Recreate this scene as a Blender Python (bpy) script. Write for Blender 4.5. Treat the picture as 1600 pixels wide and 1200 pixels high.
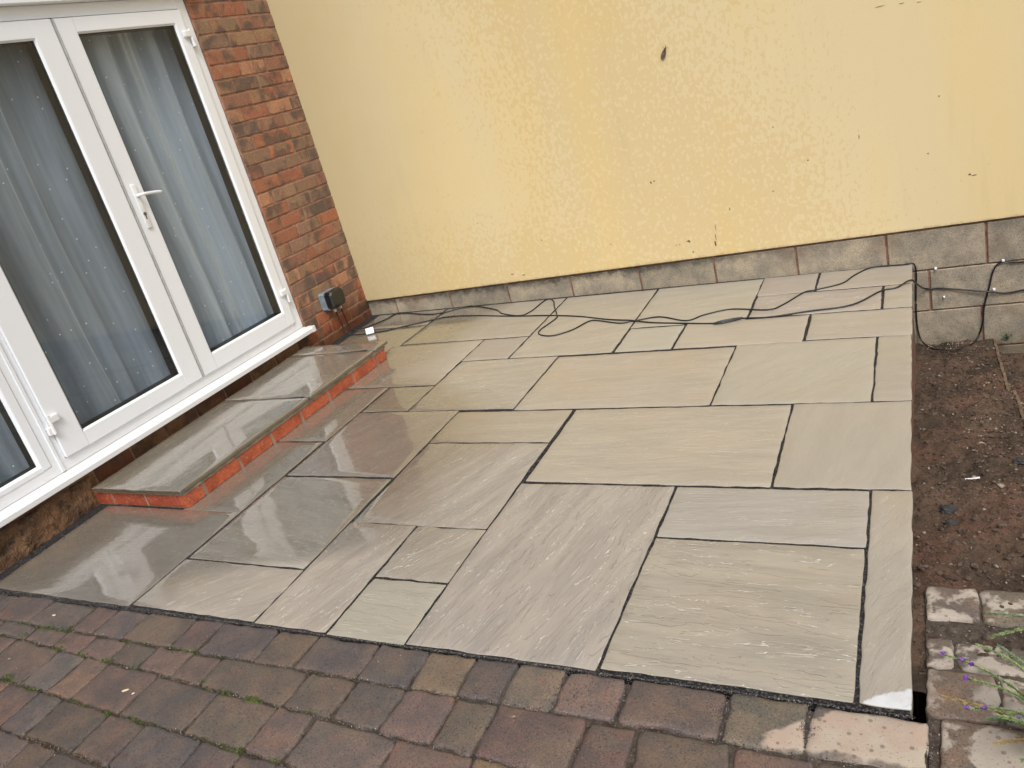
import bpy, bmesh, math, random
import numpy as np
from mathutils import Vector, Matrix, noise as mn

for o in list(bpy.data.objects): bpy.data.objects.remove(o, do_unlink=True)
scene = bpy.context.scene
col = scene.collection
random.seed(11)
rng = np.random.default_rng(5)

# ------------------------------------------------------------------ camera, world, sun, exposure
cd = bpy.data.cameras.new('camera'); cam = bpy.data.objects.new('camera', cd); col.objects.link(cam)
Rr = Vector((0.8808262, 0.4037425, -0.2472595)); Ru = Vector((0.0548745, 0.4316784, 0.9003569)); Rf = Vector((-0.470249, 0.8066261, -0.3580785))
M = Matrix((Rr, Ru, -Rf)).transposed().to_4x4(); M.translation = Vector((3.5833, -4.4826, 1.3683)); cam.matrix_world = M
cd.sensor_width = 36; cd.lens = 28.094; cd.clip_start = 0.05; cd.clip_end = 1500
scene.camera = cam

SUN_EL, SUN_AZ = 52, 150      # azimuth the light comes from, measured clockwise from +y
w = bpy.data.worlds.new('World'); scene.world = w; w.use_nodes = True
wn = w.node_tree; bg = wn.nodes['Background']
sky = wn.nodes.new('ShaderNodeTexSky'); sky.sky_type = 'NISHITA'; sky.sun_disc = False
sky.sun_elevation = math.radians(SUN_EL); sky.sun_rotation = math.radians(SUN_AZ); sky.dust_density = 6; sky.air_density = 1.2; sky.ozone_density = 1
hs = wn.nodes.new('ShaderNodeHueSaturation'); hs.inputs['Saturation'].default_value = 0.48
wn.links.new(sky.outputs[0], hs.inputs['Color']); wn.links.new(hs.outputs[0], bg.inputs[0]); bg.inputs[1].default_value = 0.15
sd = bpy.data.lights.new('sun', 'SUN'); sd.energy = 1.5; sd.angle = math.radians(18); sd.color = (1, 0.985, 0.965)
sun = bpy.data.objects.new('sun', sd); col.objects.link(sun)
a, e = math.radians(SUN_AZ), math.radians(SUN_EL)
sun.rotation_euler = Vector((math.sin(a)*math.cos(e), math.cos(a)*math.cos(e), math.sin(e))).to_track_quat('Z', 'Y').to_euler()
scene.view_settings.view_transform = 'Standard'; scene.view_settings.look = 'None'
scene.view_settings.exposure = -0.02; scene.view_settings.gamma = 1; scene.view_settings.use_curve_mapping = False

def gz(x, y): return -0.0203*x + 0.01155*y      # the patio falls away from the house

# ------------------------------------------------------------------ object helpers
def link(name, me, mat=None, parent=None, color=None, kind=None, label=None, cat=None, group=None, loc=None):
    o = bpy.data.objects.new(name, me); col.objects.link(o)
    if mat is not None and me is not None: me.materials.append(mat)
    if parent is not None: o.parent = parent
    if color is not None: o.color = (*color[:3], color[3] if len(color) > 3 else 1)
    if loc is not None: o.location = loc
    if kind: o['kind'] = kind
    if label: o['label'] = label
    if cat: o['category'] = cat
    if group: o['group'] = group
    return o
def empty(name, label=None, cat=None, loc=(0, 0, 0), kind=None, group=None):
    return link(name, None, label=label, cat=cat, kind=kind, loc=loc, group=group)
def bm_mesh(bm, name, smooth=False):
    me = bpy.data.meshes.new(name); bm.to_mesh(me); bm.free()
    if smooth:
        for p in me.polygons: p.use_smooth = True
    return me
def add_box(bm, lo, hi, bev=0, seg=1, rot=None):
    r = bmesh.ops.create_cube(bm, size=1); vs = r['verts']
    lo, hi = Vector(lo), Vector(hi); s = hi-lo; c = (lo+hi)/2
    for v in vs: v.co = Vector((v.co.x*s.x, v.co.y*s.y, v.co.z*s.z))
    es = list({e for v in vs for e in v.link_edges})
    if bev > 0:
        rr = bmesh.ops.bevel(bm, geom=es, offset=bev, segments=seg, affect='EDGES', profile=0.5)
        vs = list({v for f in rr['faces'] for v in f.verts} | {v for v in vs if v.is_valid})
    for v in vs:
        if rot is not None: v.co = rot @ v.co
        v.co += c
    return vs
def box(name, lo, hi, mat, parent=None, bev=0, seg=1, rot=None, **k):
    bm = bmesh.new(); add_box(bm, lo, hi, bev, seg, rot); return link(name, bm_mesh(bm, name), mat, parent, **k)
def add_tube(bm, pts, r, n=8, caps=True):
    pts = [Vector(p) for p in pts]; rings = []
    R = r if isinstance(r, (list, tuple)) else [r]*len(pts)
    for i, p in enumerate(pts):
        t = (pts[min(i+1, len(pts)-1)]-pts[max(i-1, 0)]).normalized()
        u = t.cross(Vector((0, 0, 1)));  u = u if u.length > .05 else t.cross(Vector((1, 0, 0)))
        u.normalize(); v = t.cross(u)
        rings.append([bm.verts.new(p+R[i]*(math.cos(k*2*math.pi/n)*u+math.sin(k*2*math.pi/n)*v)) for k in range(n)])
    for a_, b_ in zip(rings, rings[1:]):
        for k in range(n): bm.faces.new((a_[k], a_[(k+1) % n], b_[(k+1) % n], b_[k]))
    if caps: bm.faces.new(rings[0][::-1]); bm.faces.new(rings[-1])
def smooth_path(pts, sub=5):
    pts = [Vector(p) for p in pts]; out = []
    for i in range(len(pts)-1):
        p0, p1, p2, p3 = pts[max(i-1, 0)], pts[i], pts[i+1], pts[min(i+2, len(pts)-1)]
        for k in range(sub):
            t = k/sub
            out.append(0.5*((2*p1)+(-p0+p2)*t+(2*p0-5*p1+4*p2-p3)*t*t+(-p0+3*p1-3*p2+p3)*t**3))
    out.append(pts[-1]); return out

# ------------------------------------------------------------------ node helpers
class NT:
    def __init__(s, name, rough=0.6, spec=0.5):
        s.m = bpy.data.materials.new(name); s.m.use_nodes = True; s.t = s.m.node_tree; s.b = s.t.nodes['Principled BSDF']
        s.b.inputs['Roughness'].default_value = rough; s.b.inputs['Specular IOR Level'].default_value = spec
    def n(s, kind, **k):
        nd = s.t.nodes.new(kind)
        for a_, v in k.items(): setattr(nd, a_, v)
        return nd
    def put(s, sock, v):
        if hasattr(v, 'is_output') or isinstance(v, bpy.types.NodeSocket): s.t.links.new(v, sock)
        else:
            try: sock.default_value = v
            except Exception:
                sock.default_value = (*v, 1) if len(v) == 3 else v
    def pos(s): return s.n('ShaderNodeNewGeometry').outputs['Position']
    def obj(s): return s.n('ShaderNodeTexCoord').outputs['Object']
    def uv(s): return s.n('ShaderNodeUVMap').outputs[0]
    def info(s): return s.n('ShaderNodeObjectInfo')
    def mapv(s, v, scale=(1, 1, 1), loc=(0, 0, 0), rot=(0, 0, 0)):
        m_ = s.n('ShaderNodeMapping'); s.put(m_.inputs[0], v); m_.inputs['Scale'].default_value = scale; m_.inputs['Location'].default_value = loc; m_.inputs['Rotation'].default_value = rot
        return m_.outputs[0]
    def noise(s, v, scale=5, detail=3, rough=.5, dist=0, out='Fac'):
        t = s.n('ShaderNodeTexNoise'); s.put(t.inputs['Vector'], v); t.inputs['Scale'].default_value = scale; t.inputs['Detail'].default_value = detail
        t.inputs['Roughness'].default_value = rough; t.inputs['Distortion'].default_value = dist; return t.outputs[out]
    def vor(s, v, scale=5, feat='F1', out='Distance', rnd=1):
        t = s.n('ShaderNodeTexVoronoi', feature=feat); s.put(t.inputs['Vector'], v); t.inputs['Scale'].default_value = scale; t.inputs['Randomness'].default_value = rnd; return t.outputs[out]
    def ma(s, op, a_, b_=0, c_=0, clamp=False):
        m_ = s.n('ShaderNodeMath', operation=op, use_clamp=clamp); s.put(m_.inputs[0], a_); s.put(m_.inputs[1], b_); s.put(m_.inputs[2], c_); return m_.outputs[0]
    def ss(s, v, lo, hi, o0=0, o1=1):
        m_ = s.n('ShaderNodeMapRange', interpolation_type='SMOOTHSTEP'); s.put(m_.inputs['Value'], v)
        for k, x in zip(('From Min', 'From Max', 'To Min', 'To Max'), (lo, hi, o0, o1)): s.put(m_.inputs[k], x)
        return m_.outputs[0]
    def lin(s, v, lo, hi, o0=0, o1=1):
        m_ = s.n('ShaderNodeMapRange'); s.put(m_.inputs['Value'], v)
        for k, x in zip(('From Min', 'From Max', 'To Min', 'To Max'), (lo, hi, o0, o1)): s.put(m_.inputs[k], x)
        return m_.outputs[0]
    def mix(s, f, a_, b_, mode='MIX'):
        m_ = s.n('ShaderNodeMix', data_type='RGBA', blend_type=mode); s.put(m_.inputs[0], f); s.put(m_.inputs[6], a_); s.put(m_.inputs[7], b_); return m_.outputs[2]
    def sep(s, v):
        m_ = s.n('ShaderNodeSeparateXYZ'); s.put(m_.inputs[0], v); return m_.outputs
    def grey(s, v):
        m_ = s.n('ShaderNodeCombineColor'); [s.put(m_.inputs[i], v) for i in range(3)]; return m_.outputs[0]
    def bump(s, h, dist=0.002, strength=1, nrm=None):
        m_ = s.n('ShaderNodeBump'); s.put(m_.inputs['Height'], h); m_.inputs['Distance'].default_value = dist; m_.inputs['Strength'].default_value = strength
        if nrm is not None: s.put(m_.inputs['Normal'], nrm)
        return m_.outputs[0]
    def fin(s, colr=None, rough=None, nrm=None, spec=None):
        if colr is not None: s.put(s.b.inputs['Base Color'], colr)
        if rough is not None: s.put(s.b.inputs['Roughness'], rough)
        if nrm is not None: s.put(s.b.inputs['Normal'], nrm)
        if spec is not None: s.put(s.b.inputs['Specular IOR Level'], spec)
        return s.m

# ------------------------------------------------------------------ materials
def mat_slab():
    t = NT('riven_sandstone'); uv = t.uv(); P = t.pos(); inf = t.info(); xyz = t.sep(P)
    band = t.noise(t.mapv(uv, (1.3, 7.5, 1)), 2.2, 6, .6, .6)
    fine = t.noise(t.mapv(uv, (5, 28, 1)), 4, 5, .65, .3)
    patch = t.noise(uv, 1.8, 4, .55, .4)
    base = inf.outputs['Color']
    al = inf.outputs['Alpha']; amt = t.lin(al, 0, .8, .25, 1)
    c = t.mix(amt, base, t.mix(t.ss(band, .3, .7), t.mix(1, base, (.83, .825, .82), 'MULTIPLY'), t.mix(1, base, (1.1, 1.08, 1.04), 'MULTIPLY')))
    c = t.mix(t.ss(fine, .35, .75, 0, .32), c, t.mix(1, base, (1.2, 1.2, 1.2), 'MULTIPLY'))
    c = t.mix(t.ss(patch, .5, .75, 0, .35), c, t.mix(1, base, (1.08, .94, .74), 'MULTIPLY'))
    c = t.mix(t.ss(t.noise(t.mapv(uv, (1, 1.6, 1), (7, 3, 0)), 2.6, 3, .5, .5), .55, .75, 0, .3), c, t.mix(1, base, (.93, .95, .93), 'MULTIPLY'))
    # riven layers: contour terraces of a stretched field
    fld = t.noise(t.mapv(uv, (.8, 4.6, 1)), 2.0, 5, .6, .35)
    k = t.ma('MULTIPLY', fld, 12)
    fr = t.ma('FRACT', k)
    edge = t.ma('MULTIPLY', t.ss(fr, .0, .04), t.ss(fr, .10, .05))
    msk = t.ss(t.noise(t.mapv(uv, (1.6, 5, 1), (3, 9, 0)), 2.6, 3, .6), .44, .54)
    line = t.ma('MULTIPLY', t.ma('MULTIPLY', edge, msk), al, clamp=True)
    c = t.mix(t.ma('MULTIPLY', line, .8), c, (.72, .71, .66))
    spk = t.ss(t.vor(uv, 150), .0, .16, 1, 0); spkm = t.ss(t.noise(uv, 5, 2), .56, .66)
    c = t.mix(t.ma('MULTIPLY', t.ma('MULTIPLY', spk, spkm), .55), c, (.12, .08, .05))
    grit = t.noise(uv, 260, 2, .7)
    c = t.mix(t.ss(grit, .35, .75, 0, .22), c, t.mix(1, c, (.6, .6, .6), 'MULTIPLY'))
    # wetness: a film of standing water by the house, damp elsewhere, one dry corner
    wob = t.noise(P, 2.3, 4, .55); wob2 = t.noise(P, 9, 4, .6)
    yl = t.ma('MULTIPLY', t.ss(xyz[1], -2.95, -2.55), t.ss(xyz[1], -1.0, -1.6))
    lim_ = t.ma('ADD', .98, t.ma('MULTIPLY', yl, .72))
    film = t.ss(t.ma('SUBTRACT', t.ma('ADD', xyz[0], t.ma('MULTIPLY', t.ma('SUBTRACT', wob, .5), .5)), lim_), .30, -.18)
    sx = t.lin(xyz[0], 3.385, 3.50, 0, 1); thr = t.ma('ADD', -3.040, t.ma('MULTIPLY', t.ma('POWER', sx, .75), .072))
    jag = t.ma('ADD', t.ma('MULTIPLY', t.ma('SUBTRACT', wob2, .5), .05), t.ma('MULTIPLY', t.ma('SUBTRACT', t.noise(P, 60, 3), .5), .02))
    dry = t.ma('MULTIPLY', t.ss(t.ma('SUBTRACT', thr, t.ma('ADD', xyz[1], jag)), -.002, .008), t.ss(xyz[0], 3.383, 3.384))
    dry = t.ma('MULTIPLY', dry, t.ss(t.vor(P, 30), .12, .16))
    c = t.mix(film, c, t.mix(1, c, (.60, .58, .545), 'MULTIPLY'))
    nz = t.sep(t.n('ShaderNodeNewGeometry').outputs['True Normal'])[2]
    c = t.mix(t.ss(nz, .6, .2), c, t.mix(1, c, (.42, .40, .36), 'MULTIPLY'))  # side faces coloured darker: wet stone plus the shade of facing sideways
    dry = t.ma('MULTIPLY', dry, t.ss(nz, .7, .9))
    c = t.mix(t.ma('MULTIPLY', dry, t.lin(t.noise(P, 35, 4, .6), .3, .7, .72, 1)), c, (.58, .60, .62))
    r_d = t.lin(fine, .2, .8, .30, .46)
    r_d = t.ma('ADD', r_d, t.lin(wob, .3, .7, -.07, .1))
    r_f = t.lin(t.noise(uv, 14, 4), .3, .7, .2, .3)
    r = t.ma('ADD', t.ma('MULTIPLY', r_d, t.ma('SUBTRACT', 1, film)), t.ma('MULTIPLY', r_f, film))
    r = t.ma('ADD', r, t.ma('MULTIPLY', dry, .4))
    ter = t.ma('ADD', t.ma('FLOOR', k), t.ss(fr, 0, .08))
    h = t.ma('MULTIPLY', t.ma('MULTIPLY', ter, al), .9)
    h = t.ma('ADD', h, t.ma('MULTIPLY', fine, .55)); h = t.ma('ADD', h, t.ma('MULTIPLY', t.noise(t.mapv(uv, (1, 2.2, 1)), 6, 4, .6), 1.1))
    h = t.ma('ADD', h, t.ma('MULTIPLY', grit, .12))
    h2 = t.ma('ADD', t.ma('MULTIPLY', h, t.lin(film, 0, 1, 1, .16)), t.ma('MULTIPLY', t.noise(P, 3.5, 2), .35))
    hw = t.ma('ADD', t.ma('MULTIPLY', t.noise(P, 4, 2), .9), t.ma('ADD', t.ma('MULTIPLY', t.noise(t.mapv(uv, (1, 2.2, 1)), 14, 4, .55), .30), t.ma('ADD', t.ma('MULTIPLY', t.ma('MULTIPLY', ter, al), .12), t.ma('MULTIPLY', fine, .05))))
    t.put(t.b.inputs['Coat Weight'], t.ma('ADD', t.ma('MULTIPLY', film, .9), t.ma('MULTIPLY', t.ss(xyz[0], 3.2, 1.2), .1), clamp=True)); t.put(t.b.inputs['Coat Roughness'], t.lin(t.ma('ADD', film, t.ma('MULTIPLY', wob2, .25)), 0, 1.0, .34, .012)); t.b.inputs['Coat IOR'].default_value = 2.0
    t.put(t.b.inputs['Coat Normal'], t.bump(hw, .0013, 1))
    return t.fin(c, r, t.bump(h2, .0022, 1), .5)

def mat_paver(dry=0.0):
    t = NT('tumbled_paver'); P = t.pos(); O = t.obj(); inf = t.info(); xyz = t.sep(P)
    base = inf.outputs['Color']; rnd = inf.outputs['Random']
    off = t.n('ShaderNodeCombineXYZ'); t.put(off.inputs[0], t.ma('MULTIPLY', rnd, 37)); t.put(off.inputs[1], t.ma('MULTIPLY', rnd, 11))
    va = t.n('ShaderNodeVectorMath', operation='ADD'); t.put(va.inputs[0], P); t.put(va.inputs[1], off.outputs[0]); Q = va.outputs[0]
    n1 = t.noise(Q, 9, 5, .6, .3)
    c = t.mix(t.ss(n1, .38, .66), t.mix(1, base, (.74, .78, .84), 'MULTIPLY'), t.mix(1, base, (1.12, 1.03, .96), 'MULTIPLY'))
    c = t.mix(t.ss(t.noise(Q, 5, 3), .54, .7, 0, .3), c, (.15, .13, .092))
    c = t.mix(t.ss(t.noise(Q, 16, 3), .55, .7, 0, .4), c, t.mix(1, base, (1.3, .97, .84), 'MULTIPLY'))
    g = t.noise(P, 240, 3, .8)
    c = t.mix(t.ss(g, .52, .66, 0, .6), c, t.mix(1, c, (2.1, 2.0, 1.8), 'MULTIPLY'))
    c = t.mix(t.ss(t.noise(P, 170, 3, .75), .53, .66, 0, .75), c, (.03, .026, .022))
    # dry, sandy patch near the corner of the patio, with rain drops on it
    wob = t.noise(P, 11, 4, .6)
    if dry:
        dm = t.ma('MULTIPLY', t.ss(wob, .44, .51), t.ss(t.noise(P, 5, 3), .36, .46))
        lx = t.ss(t.ma('ADD', t.ma('ADD', xyz[0], t.ma('MULTIPLY', xyz[1], .0)), t.ma('MULTIPLY', wob, .12)), 3.50, 3.56)
        dm = t.ma('MULTIPLY', dm, lx)
    else:
        s1 = t.ma('ADD', xyz[0], t.ma('MULTIPLY', t.ma('SUBTRACT', wob, .5), .22))
        a1 = t.ss(s1, 3.19, 3.215); 
        yy = t.ma('ADD', xyz[1], t.ma('MULTIPLY', t.ma('SUBTRACT', wob, .5), .07))
        lim = t.lin(xyz[0], 3.2, 3.36, -3.15, -3.05)
        a2 = t.ss(t.ma('SUBTRACT', lim, yy), 0, .01)
        a3 = t.ss(yy, -3.19, -3.175)
        dm = t.ma('MULTIPLY', t.ma('MULTIPLY', a1, a2), a3)
    drops = t.ma('MULTIPLY', t.ss(t.vor(P, 42), .16, .26), t.ss(t.vor(t.mapv(P, (1, 1, 1), (3, 1, 2)), 90), .10, .17))
    dm = t.ma('MULTIPLY', dm, t.lin(drops, 0, 1, .3, 1))
    dc = t.mix(t.ss(t.noise(P, 14, 3), .35, .65), (.36, .315, .27) if dry else (.40, .31, .245), (.42, .37, .31) if dry else (.42, .36, .285))
    dc = t.mix(t.ss(g, .5, .8, 0, .5), dc, (.25, .2, .15))
    c = t.mix(dm, c, dc)
    r = t.ma('ADD', t.lin(t.noise(P, 40, 3), .3, .7, .34, .6), t.ma('MULTIPLY', dm, .35), clamp=True)
    h = t.ma('ADD', t.ma('MULTIPLY', t.noise(P, 60, 4, .7), 1.0), t.ma('MULTIPLY', g, .5))
    return t.fin(c, r, t.bump(h, .0016, 1), .4)

def mat_brick(name='facing_brick', wetline=True, white=False):
    t = NT(name); P = t.pos(); inf = t.info(); base = inf.outputs['Color']; rnd = inf.outputs['Random']; xyz = t.sep(P)
    off = t.n('ShaderNodeCombineXYZ'); t.put(off.inputs[1], t.ma('MULTIPLY', rnd, 53)); t.put(off.inputs[2], t.ma('MULTIPLY', rnd, 19))
    va = t.n('ShaderNodeVectorMath', operation='ADD'); t.put(va.inputs[0], P); t.put(va.inputs[1], off.outputs[0]); Q = va.outputs[0]
    if white:
        c = t.mix(t.ss(t.noise(P, 25, 4), .35, .65), base, t.mix(1, base, (1.25, 1.35, 1.3), 'MULTIPLY'))
        c = t.mix(t.ss(t.noise(P, 8, 3), .5, .7, 0, .5), c, t.mix(1, base, (.6, .5, .5), 'MULTIPLY'))
        w_ = t.noise(t.mapv(P, (1, 1, 1), rot=(.6, 0, 0)), 95, 3, .7)
        c = t.mix(t.ss(t.noise(P, 60, 3, .7), .52, .66, 0, .5), c, t.mix(1, base, (.45, .4, .4), 'MULTIPLY'))
        c = t.mix(t.ss(w_, .58, .70, 0, .5), c, (.72, .5, .42))
        h = t.ma('ADD', t.noise(P, 90, 4, .7), t.ma('MULTIPLY', w_, .7))
        return t.fin(c, t.lin(t.noise(P, 30), .3, .7, .3, .55), t.bump(h, .003, 1), .4)
    burn = t.noise(t.mapv(Q, (1, 1, .8)), 5.0, 4, .65, .3)
    c = t.mix(t.ss(burn, .46, .60, 0, .85), base, (.12, .088, .07))
    c = t.mix(t.ss(t.noise(Q, 5, 2), .55, .62, 0, .6), c, (.34, .22, .125))
    c = t.mix(t.ss(t.noise(Q, 30, 3), .45, .75, 0, .45), c, t.mix(1, c, (1.5, 1.35, 1.2), 'MULTIPLY'))
    c = t.mix(t.ss(t.noise(P, 130, 3, .75), .52, .64, 0, .75), c, t.mix(1, c, (.4, .38, .38), 'MULTIPLY'))
    c = t.mix(t.ss(t.noise(P, 70, 3, .7), .66, .74, 0, .8), c, (.55, .48, .4))
    wet = t.ss(t.ma('ADD', xyz[2], t.ma('MULTIPLY', t.noise(P, 6, 3), .25)), .36, .18)
    c = t.mix(wet, c, t.mix(1, c, (.55, .42, .35), 'MULTIPLY'))
    r = t.ma('SUBTRACT', t.lin(t.noise(P, 40), .3, .7, .65, .85), t.ma('MULTIPLY', wet, .32))
    st = t.noise(t.mapv(P, (1, 3, .7)), 90, 3, .7)
    return t.fin(c, r, t.bump(t.ma('ADD', st, t.ma('MULTIPLY', t.noise(P, 35, 3), .7)), .0035, 1), .35)

def mat_simple(name, colr, rough=.6, nscale=30, amt=.25, bump=0.001, bscale=60, spec=.4, dark=None):
    t = NT(name, rough, spec); P = t.pos()
    c = t.mix(t.ss(t.noise(P, nscale, 4, .6), .3, .7), tuple(x*(1-amt) for x in colr), tuple(min(1, x*(1+amt)) for x in colr))
    if dark: c = t.mix(t.ss(t.noise(P, dark[0], 4, .65), dark[1], dark[1]+.1, 0, dark[2]), c, dark[3])
    nrm = t.bump(t.noise(P, bscale, 4, .65), bump, 1) if bump else None
    return t.fin(c, rough, nrm)

def mat_block():
    t = NT('concrete_block', .85, .3); P = t.pos(); inf = t.info(); xyz = t.sep(P)
    base = inf.outputs['Color']
    c = t.mix(t.ss(t.noise(P, 7, 5, .65), .35, .65), t.mix(1, base, (.72, .72, .72), 'MULTIPLY'), t.mix(1, base, (1.15, 1.1, 1.02), 'MULTIPLY'))
    c = t.mix(t.ss(t.noise(P, 170, 2, .8), .5, .66, 0, .7), c, t.mix(1, c, (.42, .42, .42), 'MULTIPLY'))
    c = t.mix(t.ss(t.noise(P, 210, 2, .8), .6, .7, 0, .6), c, (.5, .47, .4))
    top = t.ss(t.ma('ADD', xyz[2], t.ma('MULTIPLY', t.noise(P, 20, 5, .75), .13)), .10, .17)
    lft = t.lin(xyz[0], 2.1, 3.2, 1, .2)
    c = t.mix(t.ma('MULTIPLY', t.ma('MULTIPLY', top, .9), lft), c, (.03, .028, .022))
    low = t.ss(t.ma('ADD', xyz[2], t.ma('MULTIPLY', t.noise(P, 12, 4), .2)), -.33, -.5)
    c = t.mix(t.ma('MULTIPLY', low, .6), c, (.09, .065, .035))
    c = t.mix(t.ss(t.noise(t.mapv(P, (1, 1, 1), (5, 5, 5)), 4, 3), .56, .7, 0, .35), c, (.19, .125, .08))
    return t.fin(c, .86, t.bump(t.noise(P, 130, 4, .75), .004, 1))

def mat_yellow():
    t = NT('cream_render_paint', .8, .2); P = t.pos(); xyz = t.sep(P); x, z = xyz[0], xyz[2]
    # drying front: a field that says how wet the paint is, broken up by blotches
    big = t.noise(P, 1.1, 3, .5)
    cen = t.ma('ABSOLUTE', t.ma('SUBTRACT', x, t.ma('SUBTRACT', 2.55, t.ma('MULTIPLY', z, .42))))
    f1 = t.lin(cen, .15, 1.35, 1.0, 0.0)
    low = t.lin(z, .15, .95, .85, 0.0)
    rlow = t.lin(x, 2.9, 3.8, 1, .05)
    f = t.ma('MAXIMUM', f1, t.ma('MULTIPLY', low, rlow))
    f = t.ma('ADD', f, t.ma('MULTIPLY', t.ma('SUBTRACT', big, .5), .7))
    bl = t.noise(t.mapv(P, (1, 1, .85)), 44, 1, .5, .2); bl2 = t.noise(t.mapv(P, (1, 1, .4), (3, 0, 1)), 95, 2, .5, .6)
    blend = t.ma('ADD', t.ma('MULTIPLY', bl, .6), t.ma('MULTIPLY', bl2, .4))
    wet = t.ss(t.ma('ADD', t.lin(t.ma('MINIMUM', f, .88), 0, 1, -.19, .125), blend), .485, .55)
    dryc, wetc = (.695, .58, .348), (.635, .488, .242)
    c = t.mix(t.ma('MULTIPLY', wet, .55), dryc, wetc)
    c = t.mix(t.ss(t.noise(t.mapv(P, (1, 1, .25)), 2.2, 4, .55), .42, .66, 0, .55), c, t.mix(1, c, (1.04, .98, .80), 'MULTIPLY'))
    c = t.mix(t.ss(t.noise(t.mapv(P, (1, 1, .12)), 14, 3, .55), .55, .8, 0, .35), c, t.mix(1, c, (.86, .86, .84), 'MULTIPLY'))
    st = t.ss(t.ma('ABSOLUTE', t.ma('SUBTRACT', t.ma('ADD', x, t.ma('MULTIPLY', t.noise(P, 6, 3), .06)), 1.93)), .20, .0)
    c = t.mix(t.ma('MULTIPLY', st, .22), c, (.76, .58, .24))
    c = t.mix(t.ss(t.noise(P, 260, 2, .7), .4, .7, 0, .10), c, t.mix(1, c, (.7, .68, .62), 'MULTIPLY'))
    # corner shade painted into the colour; grime towards the base and a few specks
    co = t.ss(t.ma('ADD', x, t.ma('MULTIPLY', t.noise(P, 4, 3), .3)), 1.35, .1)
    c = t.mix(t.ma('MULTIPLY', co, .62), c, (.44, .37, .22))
    sp = t.ma('MULTIPLY', t.ss(t.vor(P, 26), .0, .06, 1, 0), t.ss(t.noise(P, 3, 2), .52, .6))
    c = t.mix(t.ma('MULTIPLY', sp, .7), c, (.16, .11, .06))
    lo2 = t.ss(t.ma('ADD', z, t.ma('MULTIPLY', t.noise(P, 30, 4, .7), .05)), .147, .125)
    c = t.mix(t.ma('MULTIPLY', lo2, .45), c, (.2, .13, .07))
    r = t.lin(wet, 0, 1, .82, .72)
    return t.fin(c, r, t.bump(t.ma('ADD', t.noise(P, 9, 4, .55), t.ma('MULTIPLY', t.noise(P, 200, 3), .12)), .0008, 1))

def mat_upvc():
    t = NT('white_upvc', .28, .5); P = t.pos(); z = t.sep(P)[2]
    c = t.mix(t.ss(t.noise(P, 6, 5, .65), .55, .8, 0, .04), (.82, .85, .89), (.70, .71, .70))
    c = t.mix(t.ss(t.ma('ADD', z, t.ma('MULTIPLY', t.noise(P, 20, 4, .7), .12)), .33, .22, 0, .20), c, (.48, .42, .32))
    c = t.mix(t.ss(t.noise(P, 90, 3, .7), .68, .76, 0, .35), c, (.3, .27, .22))
    return t.fin(c, t.lin(t.noise(P, 12, 3), .3, .7, .28, .34))

def mat_glass():
    m = bpy.data.materials.new('window_glass'); m.use_nodes = True; t = m.node_tree; t.nodes.clear()
    o = t.nodes.new('ShaderNodeOutputMaterial'); mx = t.nodes.new('ShaderNodeMixShader'); tr = t.nodes.new('ShaderNodeBsdfTransparent'); gl = t.nodes.new('ShaderNodeBsdfGlossy')
    tr.inputs[0].default_value = (.92, .95, .97, 1); gl.inputs['Roughness'].default_value = 0.01
    lw = t.nodes.new('ShaderNodeLayerWeight'); lw.inputs[0].default_value = .5
    pw = t.nodes.new('ShaderNodeMath'); pw.operation = 'POWER'; pw.inputs[1].default_value = 4.5; t.links.new(lw.outputs['Facing'], pw.inputs[0])
    mul = t.nodes.new('ShaderNodeMath'); mul.operation = 'MULTIPLY_ADD'; mul.inputs[1].default_value = .94; mul.inputs[2].default_value = .036; mul.use_clamp = True
    t.links.new(pw.outputs[0], mul.inputs[0]); t.links.new(mul.outputs[0], mx.inputs[0]); t.links.new(tr.outputs[0], mx.inputs[1]); t.links.new(gl.outputs[0], mx.inputs[2]); t.links.new(mx.outputs[0], o.inputs[0])
    return m

def mat_voile():
    t = NT('voile_fabric', .8, .2); uv = t.uv(); m = t.m; nt = t.t
    row = t.mapv(uv, (9, 9, 1))
    dv = t.n('ShaderNodeTexVoronoi', voronoi_dimensions='2D'); t.put(dv.inputs['Vector'], row); dv.inputs['Scale'].default_value = 1; dv.inputs['Randomness'].default_value = .85; dots = t.ma('MULTIPLY', t.ss(dv.outputs['Distance'], .042, .024, 0, .8), t.ss(t.sep(dv.outputs['Color'])[0], .38, .42))
    weave = t.noise(t.mapv(uv, (30, 2, 1)), 1.2, 3)
    c = t.mix(t.ss(weave, .3, .7), (.72, .79, .86), (.80, .87, .94))
    c = t.mix(dots, c, (.9, .95, 1))
    t.fin(c)
    out = nt.nodes['Material Output']; mx = nt.nodes.new('ShaderNodeMixShader'); tr = nt.nodes.new('ShaderNodeBsdfTransparent')
    lw = t.n('ShaderNodeLayerWeight'); lw.inputs[0].default_value = .5
    cosv = t.ma('MAXIMUM', t.ma('SUBTRACT', 1, lw.outputs['Facing']), .12)      # threads close up where the cloth turns edge-on
    tb = t.ma('SUBTRACT', 1, t.info().outputs['Alpha'])
    thr_ = t.ma('POWER', t.ma('ADD', tb, t.lin(weave, .3, .7, .03, -.03)), t.ma('DIVIDE', 1, cosv))
    dens = t.ma('ADD', t.ma('SUBTRACT', 1, thr_), dots, clamp=True)
    nt.links.new(dens, mx.inputs[0]); nt.links.new(tr.outputs[0], mx.inputs[1]); nt.links.new(t.b.outputs[0], mx.inputs[2]); nt.links.new(mx.outputs[0], out.inputs[0])
    return m

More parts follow.
